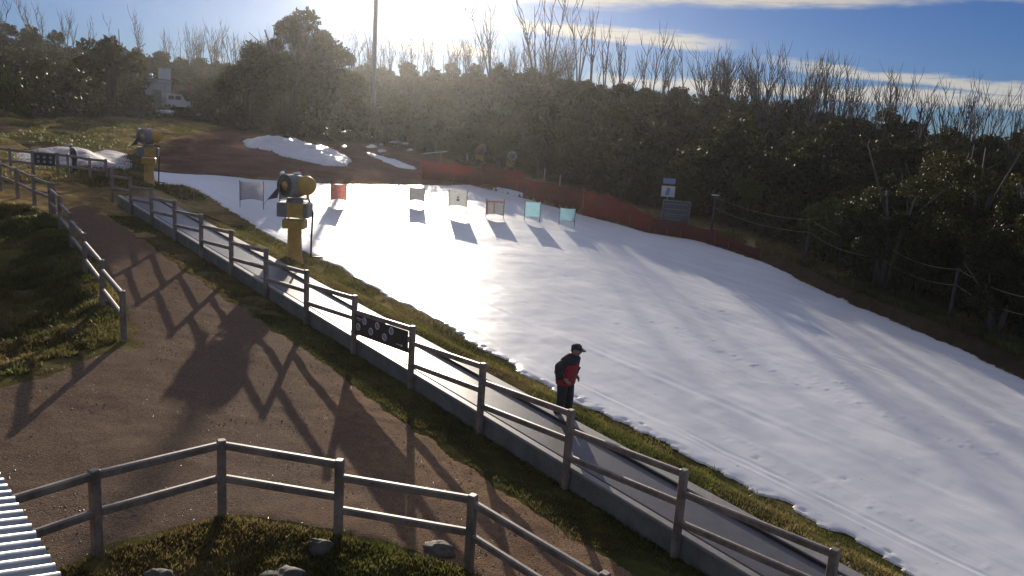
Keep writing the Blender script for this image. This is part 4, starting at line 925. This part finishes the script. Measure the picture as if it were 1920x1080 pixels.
# named trees first
def tree_at(px, base, wpx, hpx, pi, label, rz=0.0):
    p = tpt(px, base); k = px_m(p); W0_, H0_ = [(4.2, 4.6), (4.8, 5.2), (3.6, 5.4), (5.2, 4.2), (4.0, 3.6)][pi]
    o_ = put(pi, p, rz, 1.0, label); o_.scale = (wpx * k / W0_, wpx * k / W0_, hpx * k / H0_); placed.append((p[0], p[1], wpx * k * .35)); return p
tree_at(12, 212, 60, 80, 4, 'olive green sunlit bush at the left frame edge', .3)
tree_at(205, 205, 120, 150, 2, 'dark conifer-like tree with a tufted top in the left wood', .3)
NEAR = []
def near_tree(px, base, wpx, hpx, n, ls, seed, m, label, cat='tree', zb=.3, name='snow_gum'):
    p = tpt(px, base); q_ = nrm(p[:2]) * 1.6; p = np.array([p[0] + q_[0], p[1] + q_[1], zt(p[0] + q_[0], p[1] + q_[1])]); k = px_m(p); t_ = make_tree(name, wpx * k, hpx * k, zb, n, ls, seed, m, label, 5, cat); t_.location = tuple(p); placed.append((p[0], p[1], wpx * k * .35)); return t_
near_tree(540, 246, 175, 205, 15000, .24, 51, 'leaf', 'tall dark tree with a pointed crown left of the pole')
near_tree(458, 246, 120, 150, 11000, .24, 52, 'leaf', 'rounded dark tree leaning against the tall pointed tree, near the shed')
near_tree(608, 243, 150, 180, 13000, .24, 53, 'leaf2', 'dark tree between the tall pointed tree and the pole')
near_tree(1655, 560, 200, 235, 22000, .075, 31, 'leaf', 'broad dark tree with glinting leaves overhanging the right bank')
near_tree(1800, 590, 250, 275, 22000, .075, 32, 'leaf2', 'large olive tree right of the broad glinting one')
near_tree(1722, 570, 130, 122, 12000, .055, 33, 'leaf3', 'rounded bright green bush under the broad tree on the right bank', 'bush', .05, 'bush')
near_tree(1925, 650, 240, 330, 16000, .075, 34, 'leaf', 'dark tree cut by the right frame edge')
near_tree(1860, 650, 120, 150, 9000, .06, 35, 'leaf', 'low dark bush by the last rope post on the right', 'bush', .05, 'bush')
near_tree(1395, 420, 70, 100, 3500, .11, 36, 'leaf3', 'sunlit green sapling above the rope left of the broad tree', 'tree')
near_tree(1455, 455, 60, 85, 3000, .10, 37, 'leaf2', 'small reddish green bush between the rope posts', 'bush', .1, 'bush')
# the wood
cnt = 0; tries = 0
rows = [(0.5, 4), (4, 9), (9, 16), (16, 24), (24, 34), (34, 46), (46, 62)]
for (ra, rb) in rows:
    a = -37.0
    while a < 37:
        e = float(np.interp(a, EAZ, ERR)); RR = float(RRF(a)); r_ = e + trng.uniform(ra, rb) * max(1.0, (RR - e) / 56)
        if r_ < RR + 6:
            p = polar(a, r_); sc = trng.uniform(.75, 1.25) * (np.interp(r_ - e, [0, 6, 16], [.42, .5, 1.0]) if a < -12 else 1.0) * (.8 if ra < 1 else np.interp(r_, [60, 90, 112, 172], [.95, .75, .55, .75]))
            ok = all((p[0] - q[0]) ** 2 + (p[1] - q[1]) ** 2 > (q[2] + .8) ** 2 for q in placed)
            if ok and not (-26.2 < a < -21.6 and r_ < 99):
                put(int(trng.choice(5, p=[.32, .28, .2, .14, .06])), p, trng.uniform(0, 6.28), sc); cnt += 1
        a += math.degrees(trng.uniform(3.0, 4.6) / max(r_, 20))
print('TREES', cnt)

# undergrowth that closes the gaps of the wood: nobody could count it
urng = np.random.default_rng(5); NU = 150000
ua = urng.uniform(-38, 38, NU); uf = urng.random(NU) ** .8; ue = np.interp(ua, EAZ, ERR); ur = ue + .6 + uf * (RRF(ua) + 4 - ue)
ux, uy = ur * np.sin(np.radians(ua)), ur * np.cos(np.radians(ua)); hgt = 1.5 * np.clip(.55 + 1.3 * fbm(ux * .4, uy * .4, 3, 400), .05, 1.5)
uP = np.stack([ux, uy, zterr(ux, uy) + urng.random(NU) ** .7 * hgt], -1)
ut = urng.normal(size=(NU, 3)); ut /= np.linalg.norm(ut, axis=1)[:, None]; ub = np.cross(ut, urng.normal(size=(NU, 3))); ub /= np.linalg.norm(ub, axis=1)[:, None]
us_ = urng.uniform(.12, .28, NU) * np.interp(ur, [30, 110, 170], [.6, 1.2, 1.9]); ut *= us_[:, None]; ub *= (us_ * .5)[:, None]
tag(np_mesh('undergrowth', np.stack([uP - ut, uP + ub, uP + ut, uP - ub], 1).reshape(-1, 3), np.arange(4 * NU).reshape(NU, 4), M['leaf'], False), kind='stuff')

# dead trees on the skyline
def dead_mesh(seed, H_):
    rng = np.random.default_rng(seed); mb = MB(); ns = rng.integers(1, 5)
    for s in range(ns):
        a = rng.uniform(0, 6.28); lean = rng.uniform(.05, .30) if ns > 1 else rng.uniform(0, .12); h = H_ * rng.uniform(.7, 1.0); dx, dy = math.cos(a) * lean, math.sin(a) * lean
        pts = [np.array([dx * h * t ** 1.2 + rng.normal(0, .012) * h, dy * h * t ** 1.2, h * t - .3 * (t == 0)]) for t in (0, .3, .55, .8, 1.0)]
        mb.tube(pts, [.0115 * H_, .0085 * H_, .006 * H_, .0035 * H_, .0015 * H_], 6)
        for q in range(rng.integers(5, 11)):
            t = rng.uniform(.25, .85); i = min(int(t * 4), 3); p0 = pts[i] + (pts[i + 1] - pts[i]) * rng.random(); b = rng.uniform(0, 6.28); l = h * rng.uniform(.16, .42); sp_ = rng.uniform(.25, .6)
            d = np.array([math.cos(b) * sp_, math.sin(b) * sp_, 1.0]); d /= np.linalg.norm(d); p1 = p0 + d * l * .5 + np.array([math.cos(b), math.sin(b), 0]) * l * .06; p2 = p0 + d * l + np.array([0, 0, l * .1])
            mb.tube([p0, p1, p2], [.0042 * H_, .0028 * H_, .0011 * H_], 5)
            if rng.random() < .5: mb.tube([p1, p1 + np.array([math.cos(b + 1.5) * .3, math.sin(b + 1.5) * .3, .9]) * l * .45], [.004 * H_, .0015 * H_], 4)
    return mb
GD = 'bare dead trees along the ridge'; LD = 'bare grey dead tree on the skyline above the wood'
deads = [tag(dead_mesh(200 + i, 6.0).build('dead_tree', M['deadwood'], None, True), LD, 'dead tree', GD) for i in range(9)]
dfirst = [True] * 9; drng = np.random.default_rng(77); nd = 0
def put_dead(i, loc, rz, sc, label=None):
    global nd
    if dfirst[i]: o_ = deads[i]; dfirst[i] = False; o_['label'] = LD
    else: o_ = deads[i].copy(); COL.objects.link(o_)
    o_.location = tuple(loc); o_.rotation_euler = (drng.normal(0, .07), drng.normal(.12, .10), rz); o_.scale = (sc,) * 3; nd += 1
    o_['label'] = label or LD
    return o_
def a_of(px): v = ray(px, 150); return math.degrees(math.atan2(v[0], v[1]))
for px, hpx, lab in [(920, 118, 'leftmost of the tall bare dead trees right of the sun glow'), (1005, 130, 'tall forked dead tree cut by the top edge of the frame'), (1030, 132, 'tall dead tree leaning right, cut by the top edge'), (1085, 116, 'slanting dead tree just right of the pair cut by the top edge'), (1110, 105, None), (1135, 100, None), (1168, 82, None), (1205, 98, None), (1225, 90, None), (1255, 84, None), (1290, 90, None), (1340, 90, None), (1365, 72, None), (1400, 66, None), (1440, 75, None), (1530, 88, 'single thin dead tree leaning right above the right part of the ridge')]:
    p = polar(a_of(px), float(RRF(a_of(px))) + drng.uniform(-6, 0)); k = px_m(p); put_dead(int(drng.integers(0, 9)), p, drng.uniform(0, 6.28), (hpx + 55) * k / 6.0, lab)
for k in range(265):
    if k < 110: a = drng.uniform(12, 33)
    elif k < 190: a = drng.uniform(-24, 4)
    else: a = drng.uniform(-34, 33)
    RR = float(RRF(a)); r_ = RR + drng.uniform(-8, 14) if a < 16 else RR + drng.uniform(-30, 10)
    hpx = drng.uniform(38, 78) if a > 3 else drng.uniform(24, 52)
    p = polar(a, r_); put_dead(int(drng.integers(0, 9)), p, drng.uniform(0, 6.28), (hpx + (48 if a < 16 else 62)) * px_m(p) / 6.0)
print('DEAD', nd)

# ------------------------------------------------------------------ grass, stones
def tufts(name, sampler, n, hmin, hmax, seed, wid=.010):
    rng = np.random.default_rng(seed); X, Y = sampler(rng, n); n = len(X); Z = zterr(X, Y)
    h = rng.uniform(hmin, hmax, n); a = rng.uniform(0, 6.28, n); bx, by = np.cos(a), np.sin(a); l = rng.uniform(.1, .9, n) * h; b = rng.uniform(0, 6.28, n)
    w = wid * rng.uniform(.7, 1.6, n); base = np.stack([X, Y, Z - .02], -1); sd = np.stack([bx * w, by * w, 0 * w], -1); tip = base + np.stack([np.cos(b) * l, np.sin(b) * l, h], -1)
    mid = base + (tip - base) * .55 + np.stack([0 * h, 0 * h, h * .12], -1)
    V = np.stack([base - sd, base + sd, mid + sd * .8, tip, mid - sd * .8], 1).reshape(-1, 3); i = np.arange(n)[:, None] * 5
    Fq_ = np.concatenate([np.concatenate([i, i + 1, i + 2, i + 4], 1)]); Ft = np.concatenate([i + 4, i + 2, i + 3, i + 3], 1)
    me = bpy.data.meshes.new(name); me.from_pydata([], [], [])
    F3 = np.concatenate([np.concatenate([i, i + 1, i + 2], 1), np.concatenate([i, i + 2, i + 4], 1), np.concatenate([i + 4, i + 2, i + 3], 1)])
    o_ = np_mesh(name, V, F3, M['grass'], True); tag(o_, kind='stuff'); return o_
def clumpy(X, Y, s, th): return fbm(X * s, Y * s, 3, 300) > th
def samp_front(rng, n):
    X = rng.uniform(-8, 4.5, n * 4); Y = rng.uniform(4.5, 13, n * 4); d, s = segdist(X, Y, front_xy); pk = polysd(X, Y, path_poly)
    ok = (s < 0) & (d < 5) & (pk < -.03) & clumpy(X, Y, 1.1, -.42); return X[ok][:n], Y[ok][:n]
def samp_verge(rng, n):
    u = rng.uniform(-8, 30, n * 2); v = rng.uniform(-1.6, -.06, n * 2); X, Y = xy(u, v); ok = clumpy(X, Y, 1.0, -.18) & (polysd(X, Y, path_poly) < .12 + .3 * fbm(X * 1.5, Y * 1.5, 3, 310)); return X[ok][:n], Y[ok][:n]
def samp_strip(rng, n):
    u = rng.uniform(-14, 30, n * 3); v = rng.uniform(1.98, 6.5, n * 3); X, Y = xy(u, v); sd = polysd(X, Y, snow_poly); ok = (sd < -.05) & clumpy(X, Y, 1.1, -.25); return X[ok][:n], Y[ok][:n]
def samp_hollow(rng, n):
    P = np.array(HOLLOW); X = rng.uniform(P[:, 0].min(), P[:, 0].max(), n * 5); Y = rng.uniform(P[:, 1].min(), P[:, 1].max(), n * 5); ok = inpoly(X, Y, HOLLOW) & clumpy(X, Y, .8, -.32); return X[ok][:n], Y[ok][:n]
def samp_field(rng, n):
    a = np.radians(rng.uniform(-36, -3, n * 4)); r_ = np.sqrt(rng.uniform(40 ** 2, 92 ** 2, n * 4)); X, Y = r_ * np.sin(a), r_ * np.cos(a); u, v = uv(X, Y)
    ok = (polysd(X, Y, snow_poly) < -.3) & (r_ < np.interp(np.degrees(a), EAZ, ERR)) & (u > 36) & (polysd(X, Y, EARTH) < .8 * fbm(X * .8, Y * .8, 3, 601)) & clumpy(X, Y, .35, -.2); return X[ok][:n], Y[ok][:n]
def samp_bank(rng, n):
    P = np.array(right_edge); i = rng.integers(0, len(P) - 1, n * 2); t = rng.random(n * 2)[:, None]; q = P[i] + (P[i + 1] - P[i]) * t; d = P[i + 1] - P[i]; nn_ = np.stack([-d[:, 1], d[:, 0]], -1) / np.linalg.norm(d, axis=1)[:, None]
    q = q + nn_ * (1.0 + np.abs(rng.normal(0, 1.1, n * 2)))[:, None]; X, Y = q[:, 0], q[:, 1]; _, s = segdist(X, Y, right_edge); ok = (s > 0) & clumpy(X, Y, .7, -.3); return X[ok][:n], Y[ok][:n]
tufts('grass', samp_front, 110000, .03, .13, 1, .010); tufts('grass', samp_verge, 60000, .02, .09, 2, .007); tufts('grass', samp_strip, 50000, .02, .12, 3, .008); tufts('grass', samp_hollow, 90000, .04, .17, 4, .012); tufts('grass', samp_field, 70000, .05, .20, 6, .016); tufts('grass', samp_bank, 26000, .10, .40, 5, .014)
for i, (px, py, w, h, lab) in enumerate([(600, 1030, 46, 30, 'dark rounded rock in the grass behind the middle front fence post'), (822, 1032, 60, 24, 'flat pale rock just inside the front fence'), (530, 1085, 70, 30, 'pale rock cut by the bottom edge of the frame'), (300, 1090, 60, 30, 'sunlit rock at the bottom edge left of the pale one'),
                                         (137, 622, 22, 12, 'small pale rock in the dark hollow'), (168, 632, 16, 8, 'tiny bright stone right of the small pale rock')]):
    p = tpt(px, py); k = px_m(p); tag(MB().blob((p[0], p[1], p[2] + h * k * .02), w * k / 2, w * k * .4, h * k * .6, 40 + i, .35, 20, 12).build('rock', M['rock'], None, True), lab, 'rock')

# loose stones lying on the path: nobody could count them
srng = np.random.default_rng(8); NS = 26000
gx = srng.uniform(-14, 4, NS); gy = srng.uniform(8, 34, NS); okp = (polysd(gx, gy, path_poly) > -.15) & (fbm(gx * .8, gy * .8, 3, 500) > -.12); gx, gy = gx[okp], gy[okp]; NS = len(gx)
sz = .006 + .016 * srng.random(NS) ** 3; oc = np.array([[1, 0, 0], [0, 1, 0], [-1, 0, 0], [0, -1, 0], [0, 0, 1], [0, 0, -1.]])
sv_ = np.stack([gx, gy, zterr(gx, gy) + .014], -1)[:, None, :] + oc[None] * (sz[:, None, None] * srng.uniform(.6, 1.4, (NS, 6, 1))) * np.array([1, 1, .7])
of = np.array([[0, 1, 4], [1, 2, 4], [2, 3, 4], [3, 0, 4], [1, 0, 5], [2, 1, 5], [3, 2, 5], [0, 3, 5]])
tag(np_mesh('pebbles', sv_.reshape(-1, 3), (np.arange(NS)[:, None, None] * 6 + of[None]).reshape(-1, 3), M['pebble'], False), kind='stuff')

# ------------------------------------------------------------------ haze
def haze_fn(t, out):
    v = t.n('ShaderNodeVolumePrincipled'); v.inputs['Color'].default_value = (.93, .94, .96, 1); v.inputs['Density'].default_value = .00020; v.inputs['Anisotropy'].default_value = .82
    t.put(out, 'Volume', v.outputs[0])
HZ = mat('haze', haze_fn)
hz = MB(); hz.add([(x, y, z) for z in (-62, 40) for x, y in ((-260, -60), (260, -60), (260, 330), (-260, 330))], [(0, 1, 2, 3), (4, 5, 6, 7), (0, 1, 5, 4), (1, 2, 6, 5), (2, 3, 7, 6), (3, 0, 4, 7)])
tag(hz.build('haze', HZ), kind='stuff')
